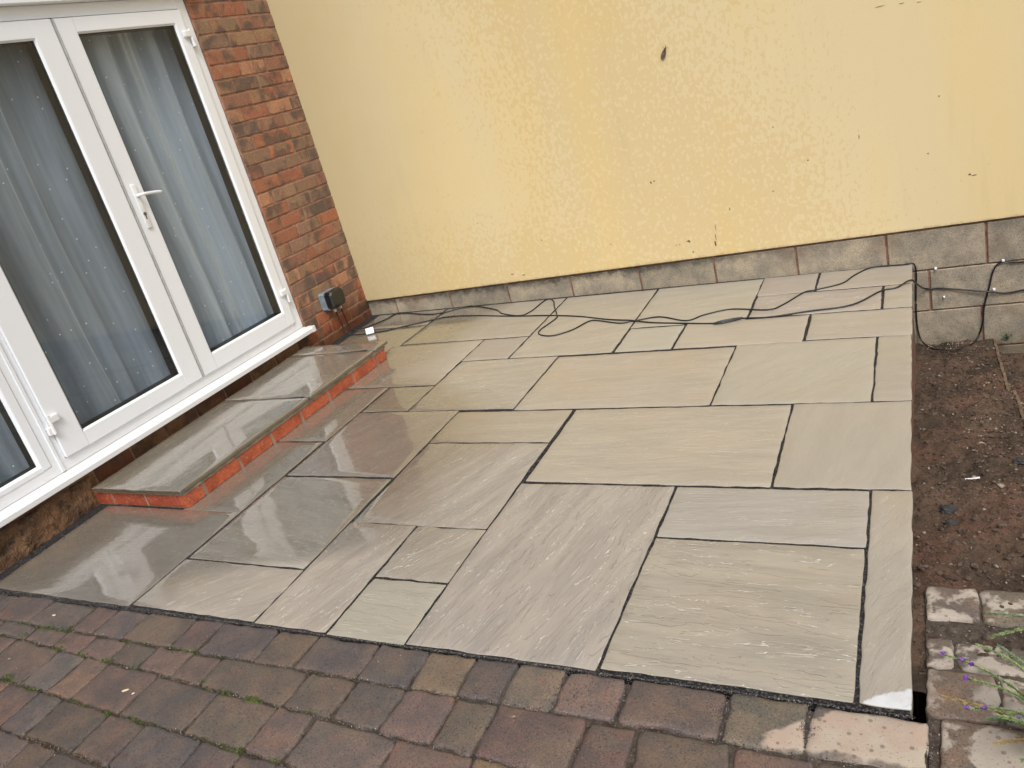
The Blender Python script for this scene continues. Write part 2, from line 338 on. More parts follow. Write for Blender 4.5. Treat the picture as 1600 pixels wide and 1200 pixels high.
def mat_soil():
    t = NT('damp_soil', .8, .3); P = t.pos(); xyz = t.sep(P)
    n = t.noise(P, 5, 5, .65, .4)
    c = t.mix(t.ss(n, .35, .65), (.055, .038, .026), (.13, .082, .055))
    c = t.mix(t.ss(t.noise(P, 3.2, 3), .5, .62, 0, .7), c, (.135, .068, .045))
    c = t.mix(t.ss(t.noise(P, 120, 3, .8), .52, .7, 0, .7), c, (.016, .012, .01))
    c = t.mix(t.ss(t.noise(P, 190, 2, .8), .64, .72, 0, .8), c, (.26, .2, .14))
    h = t.ma('ADD', t.noise(P, 26, 6, .75), t.ma('MULTIPLY', t.noise(P, 130, 3, .8), .45))
    return t.fin(c, t.lin(n, .3, .7, .7, .9), t.bump(h, .014, 1))

def mat_speck(name, cols, scale=160, rough=.7, thr=.5):
    t = NT(name, rough, .4); P = t.pos(); rc = t.vor(P, scale, out='Color'); v = t.sep(rc)[0]
    c = t.mix(t.ss(v, .35, .45), cols[0], cols[1]); c = t.mix(t.ss(v, .84, .87), c, cols[2])
    return t.fin(c, rough)

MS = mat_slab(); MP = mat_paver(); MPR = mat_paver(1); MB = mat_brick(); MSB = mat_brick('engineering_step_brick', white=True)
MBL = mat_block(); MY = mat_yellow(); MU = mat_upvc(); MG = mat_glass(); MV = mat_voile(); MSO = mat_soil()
M_mortar = mat_simple('brick_mortar', (.30, .165, .11), .9, 14, .35, .004, 120, dark=(30, .55, .5, (.14, .07, .045)))
M_bmortar = mat_simple('block_mortar', (.25, .135, .095), .9, 12, .4, .004, 120, dark=(20, .54, .6, (.11, .06, .04)))
M_smortar = mat_simple('step_mortar', (.27, .215, .16), .7, 20, .3, .003, 120)
M_plaster = mat_simple('rough_mortar', (.13, .07, .035), .65, 8, .5, .02, 26, dark=(14, .52, .8, (.035, .022, .014)))
M_grit = mat_speck('dark_joint_grit', ((.03, .03, .034), (.07, .066, .068), (.24, .22, .2)), 330)
M_jbed = mat_simple('joint_bed', (.016, .016, .018), .8, 60, .4, .003, 240, spec=.2, dark=(150, .52, .8, (.12, .11, .10)))
M_pbed = mat_simple('paver_joint_sand', (.075, .058, .045), .85, 40, .5, .006, 200, dark=(160, .56, .7, (.16, .13, .1)))
M_black = mat_simple('black_rubber', (.012, .012, .013), .4, 30, .3, 0)
M_dark = mat_simple('black_spacer', (.006, .006, .007), .35, 30, .2, 0)
M_cable = mat_simple('black_cable', (.014, .015, .016), .33, 60, .4, 0)
M_boxg = mat_simple('grey_box_plastic', (.20, .25, .29), .4, 30, .2, .0004, 80)
M_white = mat_simple('white_plastic', (.78, .79, .80), .35, 30, .04, 0)
M_room = mat_simple('room_wall', (.07, .08, .10), .8, 3, .2, 0)
M_dirt = mat_simple('mud', (.17, .11, .055), .8, 50, .4, .001, 90)
M_leafd = mat_simple('withered_leaf', (.13, .09, .07), .7, 60, .4, .001, 90)
M_gravel = mat_speck('garden_gravel', ((.06, .044, .034), (.13, .098, .072), (.27, .235, .185)), 55)
M_crumb = mat_speck('pale_crumbs', ((.22, .18, .13), (.36, .30, .23), (.55, .5, .42)), 90)
M_slate = mat_simple('slate_lump', (.03, .033, .034), .6, 30, .4, .004, 60)
M_wood = mat_simple('timber_edge', (.13, .09, .06), .8, 18, .4, .003, 60)
M_clod = mat_simple('soil_clod', (.075, .05, .036), .85, 40, .6, .004, 120)
M_moss = mat_simple('moss_green', (.085, .13, .022), .8, 40, .6, 0)
M_mossb = mat_simple('moss_brown', (.075, .06, .025), .85, 60, .5, 0)
M_stem = mat_simple('plant_stem', (.13, .18, .07), .6, 60, .4, 0)
M_leaf = mat_simple('plant_leaf', (.12, .19, .10), .6, 60, .4, 0)
M_bract = mat_simple('plant_bract', (.20, .27, .11), .6, 90, .4, 0)
M_brownbud = mat_simple('dry_bud', (.32, .22, .09), .7, 90, .4, 0)
M_purple = mat_simple('purple_petal', (.20, .055, .36), .6, 90, .4, 0)
M_garden = mat_simple('garden_earth', (.05, .05, .03), .9, 2, .5, .02, 5)

# ------------------------------------------------------------------ stone builder (slabs and pavers)
def stone_mesh(name, quad, top, thick, nx, ny, crn=.004, rnd=.006, dip=.003, wob=.002, relief=.0015, grain=0., seed=0):
    """quad: four (x,y) corners anticlockwise; returns a mesh in coordinates about the quad's centre"""
    q = [Vector((p_[0], p_[1])) for p_ in quad]; c = sum(q, Vector((0, 0)))/4
    W = ((q[1]-q[0]).length+(q[2]-q[3]).length)/2; H = ((q[3]-q[0]).length+(q[2]-q[1]).length)/2
    ex, ey = min(.3, rnd/W), min(.3, rnd/H)
    us = [0, ex*.35, ex]+[ex+(1-2*ex)*i/nx for i in range(1, nx)]+[1-ex, 1-ex*.35, 1]
    vs_ = [0, ey*.35, ey]+[ey+(1-2*ey)*i/ny for i in range(1, ny)]+[1-ey, 1-ey*.35, 1]
    V = []; F = []; UV = []
    ca, sa = math.cos(grain), math.sin(grain)
    def pt(u, v):
        X, Y = (u-.5)*W, (v-.5)*H
        cx, cy = W/2-crn, H/2-crn; dx, dy = abs(X)-cx, abs(Y)-cy
        if dx > 0 and dy > 0:
            L = math.hypot(dx, dy); m_ = max(dx, dy)
            X = math.copysign(cx+dx*m_/L, X); Y = math.copysign(cy+dy*m_/L, Y)
        u, v = X/W+.5, Y/H+.5
        p_ = q[0]*(1-u)*(1-v)+q[1]*u*(1-v)+q[2]*u*v+q[3]*(1-u)*v
        e_ = min(u*W, (1-u)*W, v*H, (1-v)*H)
        nv = mn.noise_vector(Vector((p_.x*22+seed*3.1, p_.y*22, seed)))
        nv2 = mn.noise_vector(Vector((p_.x*75, p_.y*75+seed, 2.)))
        fade = max(0, 1-e_/.03)
        p_ = p_+Vector((nv.x+.5*nv2.x, nv.y+.5*nv2.y))*wob*2*fade
        z = -dip*max(0, 1-e_/max(rnd, 1e-4))**2
        z += relief*mn.noise(Vector(((p_.x*ca+p_.y*sa)*3+seed, (-p_.x*sa+p_.y*ca)*9, seed*1.7)))
        return p_, z
    for v in vs_:
        for u in us:
            p_, z = pt(u, v)
            V.append((p_.x-c.x, p_.y-c.y, top(p_.x, p_.y)+z)); gx, gy = p_.x-c.x, p_.y-c.y
            UV.append((gx*ca+gy*sa+seed*1.37, -gx*sa+gy*ca+seed*.73))
    n1 = len(us); n2 = len(vs_)
    for j in range(n2-1):
        for i in range(n1-1): F.append((j*n1+i, j*n1+i+1, (j+1)*n1+i+1, (j+1)*n1+i))
    ring = [i for i in range(n1)]+[j*n1+n1-1 for j in range(1, n2)]+[(n2-1)*n1+i for i in range(n1-2, -1, -1)]+[j*n1 for j in range(n2-2, 0, -1)]
    b0 = len(V)
    for k_, i in enumerate(ring):
        x_, y_, z_ = V[i]; V.append((x_*1.0, y_*1.0, z_-thick)); UV.append((UV[i][0], UV[i][1]+.02))
    L = len(ring)
    for k_ in range(L): F.append((ring[k_], b0+k_, b0+(k_+1) % L, ring[(k_+1) % L]))
    me = bpy.data.meshes.new(name); me.from_pydata(V, [], F)
    uvl = me.uv_layers.new(name='UVMap'); li = np.empty(len(me.loops), dtype=np.int32); me.loops.foreach_get('vertex_index', li)
    uvl.data.foreach_set('uv', np.array(UV, dtype=np.float32)[li].ravel())
    me.polygons.foreach_set('use_smooth', [True]*len(me.polygons)); me.update()
    return me, c

# ------------------------------------------------------------------ ground
bm = bmesh.new(); v = [bm.verts.new(p_) for p_ in ((-400, -400, -1.05), (400, -400, -1.05), (400, 400, -1.05), (-400, 400, -1.05))]; bm.faces.new(v)
link('ground', bm_mesh(bm, 'ground'), M_garden, kind='structure')

# patio: raised base with slabs
patio = empty('patio', kind='structure')
PB = bmesh.new()
def prism(bm, quad, ztop, zbot):
    t_ = [bm.verts.new((x_, y_, ztop(x_, y_))) for x_, y_ in quad]; b_ = [bm.verts.new((x_, y_, zbot)) for x_, y_ in quad]
    bm.faces.new(t_); bm.faces.new(b_[::-1])
    n_ = len(quad)
    for i in range(n_): bm.faces.new((b_[i], b_[(i+1) % n_], t_[(i+1) % n_], t_[i]))
prism(PB, [(.004, -3.03), (3.478, -3.02), (3.485, -.014), (.004, -.014)], lambda x, y: gz(x, y)-.030, -.62)
link('patio_base', bm_mesh(PB, 'patio_base'), mat_simple('patio_base_mortar', (.17, .09, .06), .8, 10, .4, .01, 40), patio)
JB = bmesh.new()
prism(JB, [(.006, -3.080), (1.6, -3.060), (3.489, -3.0485), (3.487, -.015), (.006, -.015)], lambda x, y: gz(x, y)-.0030, -.5)
for v_ in JB.verts:
    if v_.co.z <= -.4: v_.co.z = gz(v_.co.x, v_.co.y)-.029
link('pointing', bm_mesh(JB, 'pointing'), M_jbed, patio)

BEIGE = (.345, .315, .268); PALE = (.355, .325, .278); GREEN = (.350, .328, .282); DARK = (.312, .287, .247); WARM = (.355, .318, .265); ROSE = (.353, .320, .272)
X_, Y_ = 0., math.pi/2
slabs = [  # x0,x1,y0,y1,colour,grain,rivenness,label
 (.085, .948, -3.055, -2.4475, DARK, .35, .25), (.948, 1.557, -3.045, -2.768, BEIGE, .7, .5), (.955, 1.555, -2.768, -2.165, GREEN, -.1, .8),
 (1.557, 1.865, -3.05, -2.475, BEIGE, 1.25, .9), (1.865, 2.16, -3.055, -2.773, GREEN, .0, .45), (1.868, 2.162, -2.773, -2.478, BEIGE, 1.0, .9),
 (2.16, 2.765, -3.05, -2.172, PALE, 1.38, 1.0), (2.765, 3.38, -3.04, -2.468, ROSE, -.04, .8), (2.765, 3.38, -2.468, -2.175, GREEN, .1, .35),
 (3.38, 3.498, -3.04, -2.168, PALE, 1.2, .3), (3.08, 3.495, -2.168, -1.573, ROSE, 1.4, .08), (2.17, 3.08, -2.168, -1.577, WARM, .05, .35),
 (1.562, 2.158, -2.478, -1.868, BEIGE, 1.1, .75), (1.562, 2.158, -1.868, -1.575, WARM, .05, .3), (.962, 1.56, -2.16, -1.555, BEIGE, .95, .55),
 (1.258, 1.852, -1.557, -.968, BEIGE, .18, .6), (1.852, 2.758, -1.57, -.978, WARM, .08, .3), (2.758, 3.362, -1.57, -.958, PALE, .9, .12),
 (3.362, 3.497, -1.57, -.952, BEIGE, .1, .15), (.965, 1.255, -1.552, -1.265, DARK, .9, .3),
 (.60, .950, -2.457, -1.855, DARK, .3, .2), (.60, .958, -1.85, -1.265, DARK, .15, .25), (.60, 1.252, -1.262, -.658, WARM, .1, .2),
 (1.255, 1.548, -.965, -.66, BEIGE, 0, .2), (1.55, 2.142, -.963, -.038, ROSE, .3, .35), (2.15, 2.447, -.965, -.658, GREEN, .2, .1),
 (2.142, 2.752, -.648, -.035, GREEN, .1, .3), (2.452, 3.055, -.965, -.64, WARM, .1, .2), (3.06, 3.5, -.955, -.632, WARM, .05, .25),
 (2.757, 3.367, -.63, -.318, BEIGE, .03, .6), (3.37, 3.5, -.63, -.318, BEIGE, .03, .4), (2.75, 3.045, -.316, -.022, ROSE, .1, .1),
 (3.048, 3.5, -.314, -.022, ROSE, .1, .15), (.66, 1.545, -.654, -.038, DARK, .12, .25), (.085, .655, -.85, -.33, DARK, .1, .2), (.085, .655, -.326, -.038, DARK, .3, .2),
]
for i, (x0, x1, y0, y1, c_, gr, rv) in enumerate(slabs):
    j = [random.choice([.0030, .0036, .0043, .0052]) for _ in range(8)]
    q = [(x0+j[0], y0+j[1]), (x1-j[2], y0+j[3]), (x1-j[4], y1-j[5]), (x0+j[6], y1-j[7])]
    dz = random.uniform(-.0006, .0012)
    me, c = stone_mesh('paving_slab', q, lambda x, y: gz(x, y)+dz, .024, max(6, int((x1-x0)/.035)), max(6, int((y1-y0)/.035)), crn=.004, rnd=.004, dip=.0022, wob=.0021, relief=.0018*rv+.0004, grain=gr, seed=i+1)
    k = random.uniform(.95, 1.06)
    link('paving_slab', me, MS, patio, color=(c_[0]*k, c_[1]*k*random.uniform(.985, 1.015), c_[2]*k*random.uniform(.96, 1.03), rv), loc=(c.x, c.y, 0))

# ------------------------------------------------------------------ front block paving
paving = empty('block_paving', kind='structure')
def pz(x, y): return gz(x, min(y, -3.0)*1.0)-.0025-.008*max(0, min(1, (x-3.0)/.45))
bed = bmesh.new(); prism(bed, [(-.0, -5.6), (5.2, -5.6), (5.2, -3.066), (.0, -3.066)], lambda x, y: -.0203*x-.015-.05, -.6)
link('bedding', bm_mesh(bed, 'bedding'), M_pbed, paving)
sj = bmesh.new(); prism(sj, [(.008, -5.6), (3.52, -5.6), (3.52, -3.068), (.008, -3.068)], lambda x, y: pz(x, y)-.0042, -.3)
link('jointing_sand', bm_mesh(sj, 'jointing_sand'), M_pbed, paving)
PCOL = [(.146, .113, .098), (.132, .108, .10), (.152, .113, .098), (.130, .110, .102), (.140, .112, .092), (.156, .110, .097), (.13, .108, .095), (.15, .118, .094)]
L0 = lambda x: -3.056-.016*max(0, 1-x/1.6)+.010*max(0, (x-2.2)/1.3)
L1 = lambda x: -3.198
L2 = lambda x: -3.272-.0475*(min(x, 2.9)-.64)
L3 = lambda x: -3.44-.042*(x-.75)
rows = [(L0, L1, [.05, .19, .32, .54, .79, .915, 1.075, 1.315, 1.44, 1.685, 1.845, 2.08, 2.26, 2.41, 2.54, 2.687, 2.857, 3.105, 3.285, 3.528]),
        (L1, L2, [.05, .2, .42, .625, .80, .96, 1.12, 1.27, 1.435, 1.568, 1.92, 2.095, 2.26, 2.425, 2.55, 2.795, 2.925, 3.14, 3.31, 3.52]),
        (L2, L3, [.05, .25, .42, .6, .865, 1.015, 1.145, 1.39, 1.67, 1.91, 2.05, 2.33, 2.56, 2.8, 3.02, 3.2, 3.52])]
lp = L3
for r in range(11):
    off = .15*(r+1); ln = (lambda o_: (lambda x: -3.44-.042*(x-.75)-o_))(off)
    js = [.05+random.uniform(0, .1)]
    while js[-1] < 3.35: js.append(js[-1]+random.choice([.13, .155, .17, .2, .235]))
    js.append(3.56); js = [j_ for j_ in js[:-1] if j_ < 3.46]+[3.56]
    rows.append((lp, ln, js)); lp = ln
MUTE = lambda c_: tuple(.55*a_+.45*b_ for a_, b_ in zip(c_, (.145, .12, .105)))
special = {(0, 12): (.18, .14, .09), (1, 12): (.17, .11, .10), (0, 14): (.16, .13, .10), (0, 15): (.2, .14, .12), (0, 17): (.135, .122, .088), (0, 18): (.15, .125, .10), (2, 3): (.14, .1, .08), (2, 5): (.19, .12, .085), (2, 4): (.12, .105, .10), (3, 3): (.22, .12, .08), (2, 1): (.2, .09, .05), (3, 2): (.22, .12, .08), (3, 1): (.23, .12, .075), (2, 9): (.165, .115, .098), (2, 10): (.15, .115, .10), (2, 12): (.17, .13, .07)}
np_ = 0
for ri, (lt, lb, js) in enumerate(rows):
    for ci in range(len(js)-1):
        x0, x1 = js[ci], js[ci+1]; g_ = .0028+(.0025 if x0 > 2.6 and ri < 2 else 0)
        if ri < 3: sh = random.uniform(-.004, .004)
        else: sh = 0
        q = [(x0+g_+sh, lb(x0)+g_), (x1-g_+sh, lb(x1)+g_), (x1-g_, lt(x1)-g_), (x0+g_, lt(x0)-g_)]
        fine = ri < 7
        dz = random.uniform(-.0025, .0025); tx, ty = random.uniform(-.012, .012), random.uniform(-.012, .012)
        cxx, cyy = (x0+x1)/2, (lt(x0)+lb(x0))/2
        me, c = stone_mesh('paver', q, lambda x, y: pz(x, y)+dz+tx*(x-cxx)+ty*(y-cyy), .04, 7 if fine else 2, 6 if fine else 2, crn=.014, rnd=.013, dip=.0055, wob=.0042, relief=.0024, seed=200+np_)
        rc = tuple(.86*q_ for q_ in random.choice(PCOL)); cc = MUTE(special[(ri, ci)]) if (ri, ci) in special else rc; k = random.uniform(.92, 1.08)
        link('paver', me, MP, paving, color=tuple(v_*k for v_ in cc), loc=(c.x, c.y, 0)); np_ += 1

# ------------------------------------------------------------------ right-hand path of paler pavers
path = empty('garden_path', kind='structure')
bed = bmesh.new(); prism(bed, [(3.523, -5.6), (6.2, -5.6), (6.2, -2.60), (3.523, -2.60)], lambda x, y: pz(3.6, y)-.0065, -.9)
link('bedding', bm_mesh(bed, 'bedding'), M_pbed, path)
R1 = [(-2.592, -2.722, [3.522, 3.645, 3.80, 3.99, 4.15, 4.34, 4.5]), (-2.728, -2.782, [3.53, 3.76, 3.98, 4.2, 4.42]), (-2.79, -2.885, [3.518, 3.583, 3.75, 3.9, 4.1, 4.3, 4.5]),
      (-2.892, -3.03, [3.518, 3.664, 3.83, 4.0, 4.2, 4.4]), (-3.037, -3.175, [3.540, 3.77, 3.95, 4.1, 4.3, 4.5]), (-3.182, -3.32, [3.53, 3.69, 3.86, 4.06, 4.25, 4.5])]
y_ = -3.327
for r in range(9):
    js = [3.575-.0063*r]
    while js[-1] < 4.8: js.append(js[-1]+random.choice([.14, .17, .2, .235]))
    R1.append((y_, y_-.14, js)); y_ -= .147
RC = [(.15, .12, .10), (.14, .12, .10), (.16, .125, .10), (.145, .125, .10)]
for ri, (yt, yb, js) in enumerate(R1):
    for ci in range(len(js)-1):
        x0, x1 = js[ci]+.004, js[ci+1]-.004; ys = -.012*(x0-3.52)
        q = [(x0, yb+ys+.002), (x1, yb+ys), (x1, yt+ys-.003), (x0, yt+ys)]
        dz = random.uniform(-.003, .003) - (.007 if ri == 1 else 0)
        me, c = stone_mesh('paver', q, lambda x, y: pz(3.6, y)+dz, .045, 7, 6, crn=.012, rnd=.010, dip=.0055, wob=.004, relief=.003, seed=500+np_)
        link('paver', me, MPR, path, color=random.choice(RC), loc=(c.x, c.y, 0)); np_ += 1

# ------------------------------------------------------------------ soil bed and lower gravel bed
def soil_z(x, y):
    z = -.53+.35*max(0, min(1, (-y-.25)/2.1))**1.1
    z += .022*mn.noise(Vector((x*6, y*6, 1)))+.016*mn.noise(Vector((x*19, y*19, 4)))+.011*mn.noise(Vector((x*50, y*50, 7)))
    xe = 3.874 if y < -.7775 else 3.853
    if x > xe: z -= .09*min(1, (x-xe)/.012)*max(0, min(1, (y+1.55)/.15))
    if y < -2.3: z += .05*min(1, (-2.3-y)/.35)
    return z
nx, ny = 130, 250; x0, x1, y0, y1 = 3.48, 4.6, -2.96, -.012
V = [(x0+(x1-x0)*i/nx, y0+(y1-y0)*j/ny, 0) for j in range(ny+1) for i in range(nx+1)]
V = [(x, y, soil_z(x, y)) for x, y, _ in V]
F = [(j*(nx+1)+i, j*(nx+1)+i+1, (j+1)*(nx+1)+i+1, (j+1)*(nx+1)+i) for j in range(ny) for i in range(nx)]
me = bpy.data.meshes.new('soil'); me.from_pydata(V, [], F); me.polygons.foreach_set('use_smooth', [True]*len(F))
link('soil', me, MSO, kind='structure')
big = bmesh.new(); prism(big, [(4.58, -2.62), (9, -2.62), (9, -.012), (4.58, -.012)], lambda x, y: -.42, -1.0)
link('garden_bed', bm_mesh(big, 'garden_bed'), MSO, kind='structure')

ICO = None
def scatter(name, pts, sizes, mat, flat=.7, parent=None, label=None, cat=None):
    """many little stones in one mesh"""
    bm = bmesh.new(); bmesh.ops.create_icosphere(bm, subdivisions=1, radius=1); bv = np.array([v.co[:] for v in bm.verts]); bf = np.array([[v.index for v in f.verts] for f in bm.faces]); bm.free()
    Vs = []; Fs = []; n0 = 0
    for (x, y, z), s in zip(pts, sizes):
        a_ = rng.uniform(0, 6.28); sc = np.array([rng.uniform(.7, 1.3), rng.uniform(.6, 1.0), flat*rng.uniform(.6, 1.1)])*s
        q = bv*(1+rng.uniform(-.22, .22, (len(bv), 1)))*sc
        R = np.array([[math.cos(a_), -math.sin(a_), 0], [math.sin(a_), math.cos(a_), 0], [0, 0, 1]])
        Vs.append(q@R.T+np.array([x, y, z])); Fs.append(bf+n0); n0 += len(bv)
    me = bpy.data.meshes.new(name); Vn = np.concatenate(Vs); Fn = np.concatenate(Fs)
    me.from_pydata(Vn.tolist(), [], Fn.tolist())
    return link(name, me, mat, parent, kind='stuff', label=label, cat=cat)
pts, sz = [], []
for _ in range(5200):
    x = rng.uniform(3.5, 4.5); y = rng.uniform(-2.55, -.02)
    dens = .12+1.1*max(0, min(1, (x-3.64)/.12))*(1 if -1.95 < y < -.2 else .3)
    if mn.noise(Vector((x*5, y*5, 3)))*.8+rng.uniform(0, 1) > dens+.15: continue
    s = min(.012, rng.lognormal(-5.55, .45)); pts.append((x, y, soil_z(x, y)+s*.35)); sz.append(s)
scatter('soil_gravel', pts, sz, M_gravel, label='small stones and grit lying on the brown soil beside the patio', cat='gravel')
pts, sz = [], []
for _ in range(45):
    x = rng.uniform(3.5, 3.9); y = rng.uniform(-2.5, -.05); s = rng.uniform(.001, .0022); pts.append((x, y, soil_z(x, y)+s*.7)); sz.append(s)
for _ in range(60):
    x = rng.uniform(3.52, 3.8); y = rng.uniform(-.10, -.02); s = rng.uniform(.002, .005); pts.append((x, y, soil_z(x, y)+s*.7)); sz.append(s)
scatter('pale_crumbs', pts, sz, M_crumb, label='scattered pale mortar crumbs on the dark soil', cat='crumbs')

pts, sz = [], []
for _ in range(5200):
    x = rng.uniform(3.495, 3.95); y = rng.uniform(-2.9, -.02); s = min(.012, rng.lognormal(-5.6, .5)); pts.append((x, y, soil_z(x, y)+s*.2)); sz.append(s)
scatter('soil_clods', pts, sz, M_clod, label='loose crumbly clods of dark brown soil beside the patio', cat='soil')

# grit: band at the front edge, gap at the house, paver joints, spill patches
pts, sz = [], []
def grit(n, fx, fy, s0=.0011, s1=.0024, zf=None):
    for _ in range(n):
        x = fx(); y = fy(x); s = rng.uniform(s0, s1); z = (zf or pz)(x, y)
        pts.append((x, y, z+s*.3)); sz.append(s)
for _ in range(4200):
    x = rng.uniform(.1, 3.5); wdt = .006+.026*max(0, 1-x/1.7)+.008*max(0, mn.noise(Vector((x*6, 0, 0))))
    y = -3.050-abs(rng.normal(0, 1))*wdt*.55-.002; s = rng.uniform(.001, .0023); pts.append((x, y, gz(x, y)-.003+s*.45)); sz.append(s)
for _ in range(1500):
    y = rng.uniform(-3.06, -2.45); x = rng.uniform(.006, .082); s = rng.uniform(.0012, .003); pts.append((x, y, gz(x, y)-.006+s*.5)); sz.append(s)
for ri in range(0, 5):
    lt, lb, js = rows[ri]
    for xj in js:
        if xj < .2: continue
        n_ = 60 if (xj > 2.6 and ri == 0) else 16
        grit(n_, lambda: xj+rng.normal(0, .0035), lambda x: rng.uniform(lb(x), lt(x)), zf=lambda x, y: pz(x, y)-.003)
    grit(900, lambda: rng.uniform(.3, 3.5), lambda x: lb(x)+rng.normal(0, .004), zf=lambda x, y: pz(x, y)-.003)
for cx, cy, n_, s_ in ((1.45, -3.13, 330, .035), (1.28, -3.5, 260, .04), (2.97, -3.14, 200, .05), (2.75, -3.13, 120, .05), (3.1, -3.12, 260, .03), (.9, -3.3, 120, .05), (2.5, -3.25, 120, .07), (2.05, -3.5, 90, .08), (3.27, -3.12, 260, .02)):
    grit(n_, lambda: cx+rng.normal(0, s_), lambda x: cy+rng.normal(0, s_*.7), .0008, .0018)
grit(1500, lambda: rng.uniform(.4, 3.5), lambda x: rng.uniform(-3.7, -3.08), .0006, .0012)
scatter('kiln_grit', pts, sz, M_grit, label='dark jointing grit swept along the patio edge and paver joints', cat='grit')
pts, sz = [], []
grit(260, lambda: rng.uniform(.4, 3.5), lambda x: rng.uniform(-3.7, -3.08), .0008, .0018)
for ri in range(0, 5):
    lt, lb, js = rows[ri]
    grit(150, lambda: rng.uniform(.3, 3.5), lambda x: lb(x)+rng.normal(0, .006), .0009, .002)
for _ in range(240):
    x = rng.uniform(3.53, 4.0); y = rng.uniform(-3.2, -2.6); s = rng.uniform(.001, .0028); pts.append((x, y, pz(3.6, y)+s*.5)); sz.append(s)
scatter('sand_crumbs', pts, sz, M_crumb, label='tiny pale grains sprinkled over the reddish block paving', cat='grit')

# moss and grass in the joints
def tufts(name, spots, mat, label, cat, hmul=1.):
    V = []; F = []
    for (x, y, z, n_, rad, hh) in spots:
        for _ in range(n_):
            a_ = rng.uniform(0, 6.28); rr = rad*math.sqrt(rng.uniform(0, 1)); bx, by = x+rr*math.cos(a_), y+rr*.45*math.sin(a_)
            h = hh*rng.uniform(.4, 1.2)*hmul; b = rng.uniform(0, 6.28); w_ = rng.uniform(.0006, .0014); lx, ly = rng.normal(0, .5)*h, rng.normal(0, .5)*h
            k = len(V); cx, sx_ = math.cos(b)*w_, math.sin(b)*w_
            V += [(bx-cx, by-sx_, z), (bx+cx, by+sx_, z), (bx+cx*.7+lx*.5, by+sx_*.7+ly*.5, z+h*.6), (bx-cx*.7+lx*.5, by-sx_*.7+ly*.5, z+h*.6), (bx+lx, by+ly, z+h)]
            F += [(k, k+1, k+2, k+3), (k+3, k+2, k+4)]
    me = bpy.data.meshes.new(name); me.from_pydata(V, [], F)
    return link(name, me, mat, kind='stuff', label=label, cat=cat)
sp = []
hand = [(.66, -3.2, .05, 240), (.77, -3.2, .05, 220), (.83, -3.25, .022, 260), (.86, -3.28, .03, 200), (.98, -3.285, .03, 160), (1.12, -3.29, .03, 120), (1.36, -3.2, .05, 220), (1.42, -3.2, .03, 160), (.78, -3.43, .035, 200), (.93, -3.45, .03, 160), (1.34, -3.475, .022, 200),
        (1.50, -3.48, .022, 90), (1.69, -3.325, .028, 120), (1.80, -3.33, .035, 220), (1.90, -3.49, .025, 160), (2.03, -3.49, .02, 120), (1.58, -3.3, .012, 60), (1.60, -3.24, .02, 60), (.5, -3.2, .06, 160), (.6, -3.25, .03, 100), (2.02, -3.33, .02, 40)]
for x, y, rd, n_ in hand: sp.append((x, y, pz(x, y)-.004, n_, rd, .0062))
for lt_ in (L1, L2, L3):
    for _ in range(26):
        x = rng.uniform(.3, 1.9); sp.append((x, lt_(x), pz(x, -3.3)-.005, int(rng.uniform(10, 40)), .018, .004))
tufts('joint_moss', sp, M_moss, 'green moss and grass tufts in the joints of the left block paving', 'moss')
sp = []
for lt_ in (L1, L2, L3, rows[3][1]):
    for _ in range(70):
        x = rng.uniform(.3, 2.4); sp.append((x, lt_(x), pz(x, -3.3)-.005, 26, .02, .0035))
for ri in range(5):
    for xj in rows[ri][2]:
        if .3 < xj < 2.2:
            yb = rows[ri][1](xj); sp.append((xj, yb+.02, pz(xj, yb)-.005, 30, .02, .0035))
tufts('brown_moss', sp, M_mossb, 'brown dried moss and debris packed in paver joints', 'moss')

# ------------------------------------------------------------------ timber edging, lumps, litter
t_ = empty('timber_edging', 'thin weathered timber edging board dividing the soil from the lower gravel bed', 'edging', (3.868, 0, -.6))
for y0_, y1_, xx in ((-1.47, -.78, 3.874), (-.775, -.02, 3.853)):
    bm = bmesh.new(); prev = None
    for k in range(25):
        y = y0_+(y1_-y0_)*k/24; zt = soil_z(xx-.012, y)+.006+.002*mn.noise(Vector((y*20, 0, 0)))
        cur = [bm.verts.new((xx-.006, y, -.8)), bm.verts.new((xx-.006, y, zt)), bm.verts.new((xx+.006, y, zt)), bm.verts.new((xx+.006, y, -.8))]
        if prev:
            for a_ in range(3): bm.faces.new((prev[a_], cur[a_], cur[a_+1], prev[a_+1]))
        else: bm.faces.new(cur)
        prev = cur
    bm.faces.new(prev[::-1]); bmesh.ops.recalc_face_normals(bm, faces=bm.faces)
    link('board', bm_mesh(bm, 'board'), M_wood, t_, loc=(-3.868, 0, .6))

def lump(name, loc, s, mat, label, cat, seed, flat=.5, group=None):
    bm = bmesh.new(); bmesh.ops.create_icosphere(bm, subdivisions=3, radius=1)
    for v in bm.verts:
        n_ = mn.noise(v.co*1.6+Vector((seed, 0, 0))); n2 = mn.noise(v.co*4+Vector((0, seed, 0)))
        v.co = v.co*(1+.35*n_+.15*n2); v.co = Vector((v.co.x*s, v.co.y*s*.75, v.co.z*s*flat))
    return link(name, bm_mesh(bm, name), mat, label=label, cat=cat, loc=loc, group=group)
lump('slate_lump', (3.588, -2.06, soil_z(3.588, -2.06)+.004), .026, M_slate, 'dark blue-grey slate lump on the soil, the one farther from the path', 'stone', 3, .45)
lump('slate_lump', (3.596, -2.15, soil_z(3.596, -2.15)+.003), .020, M_slate, 'dark slate lump on the soil nearer the garden path', 'stone', 9, .4)
lump('slate_lump', (3.82, -1.66, soil_z(3.82, -1.66)+.006), .024, M_slate, 'blue-grey stone lump at the right side among pale gravel', 'stone', 14, .5)
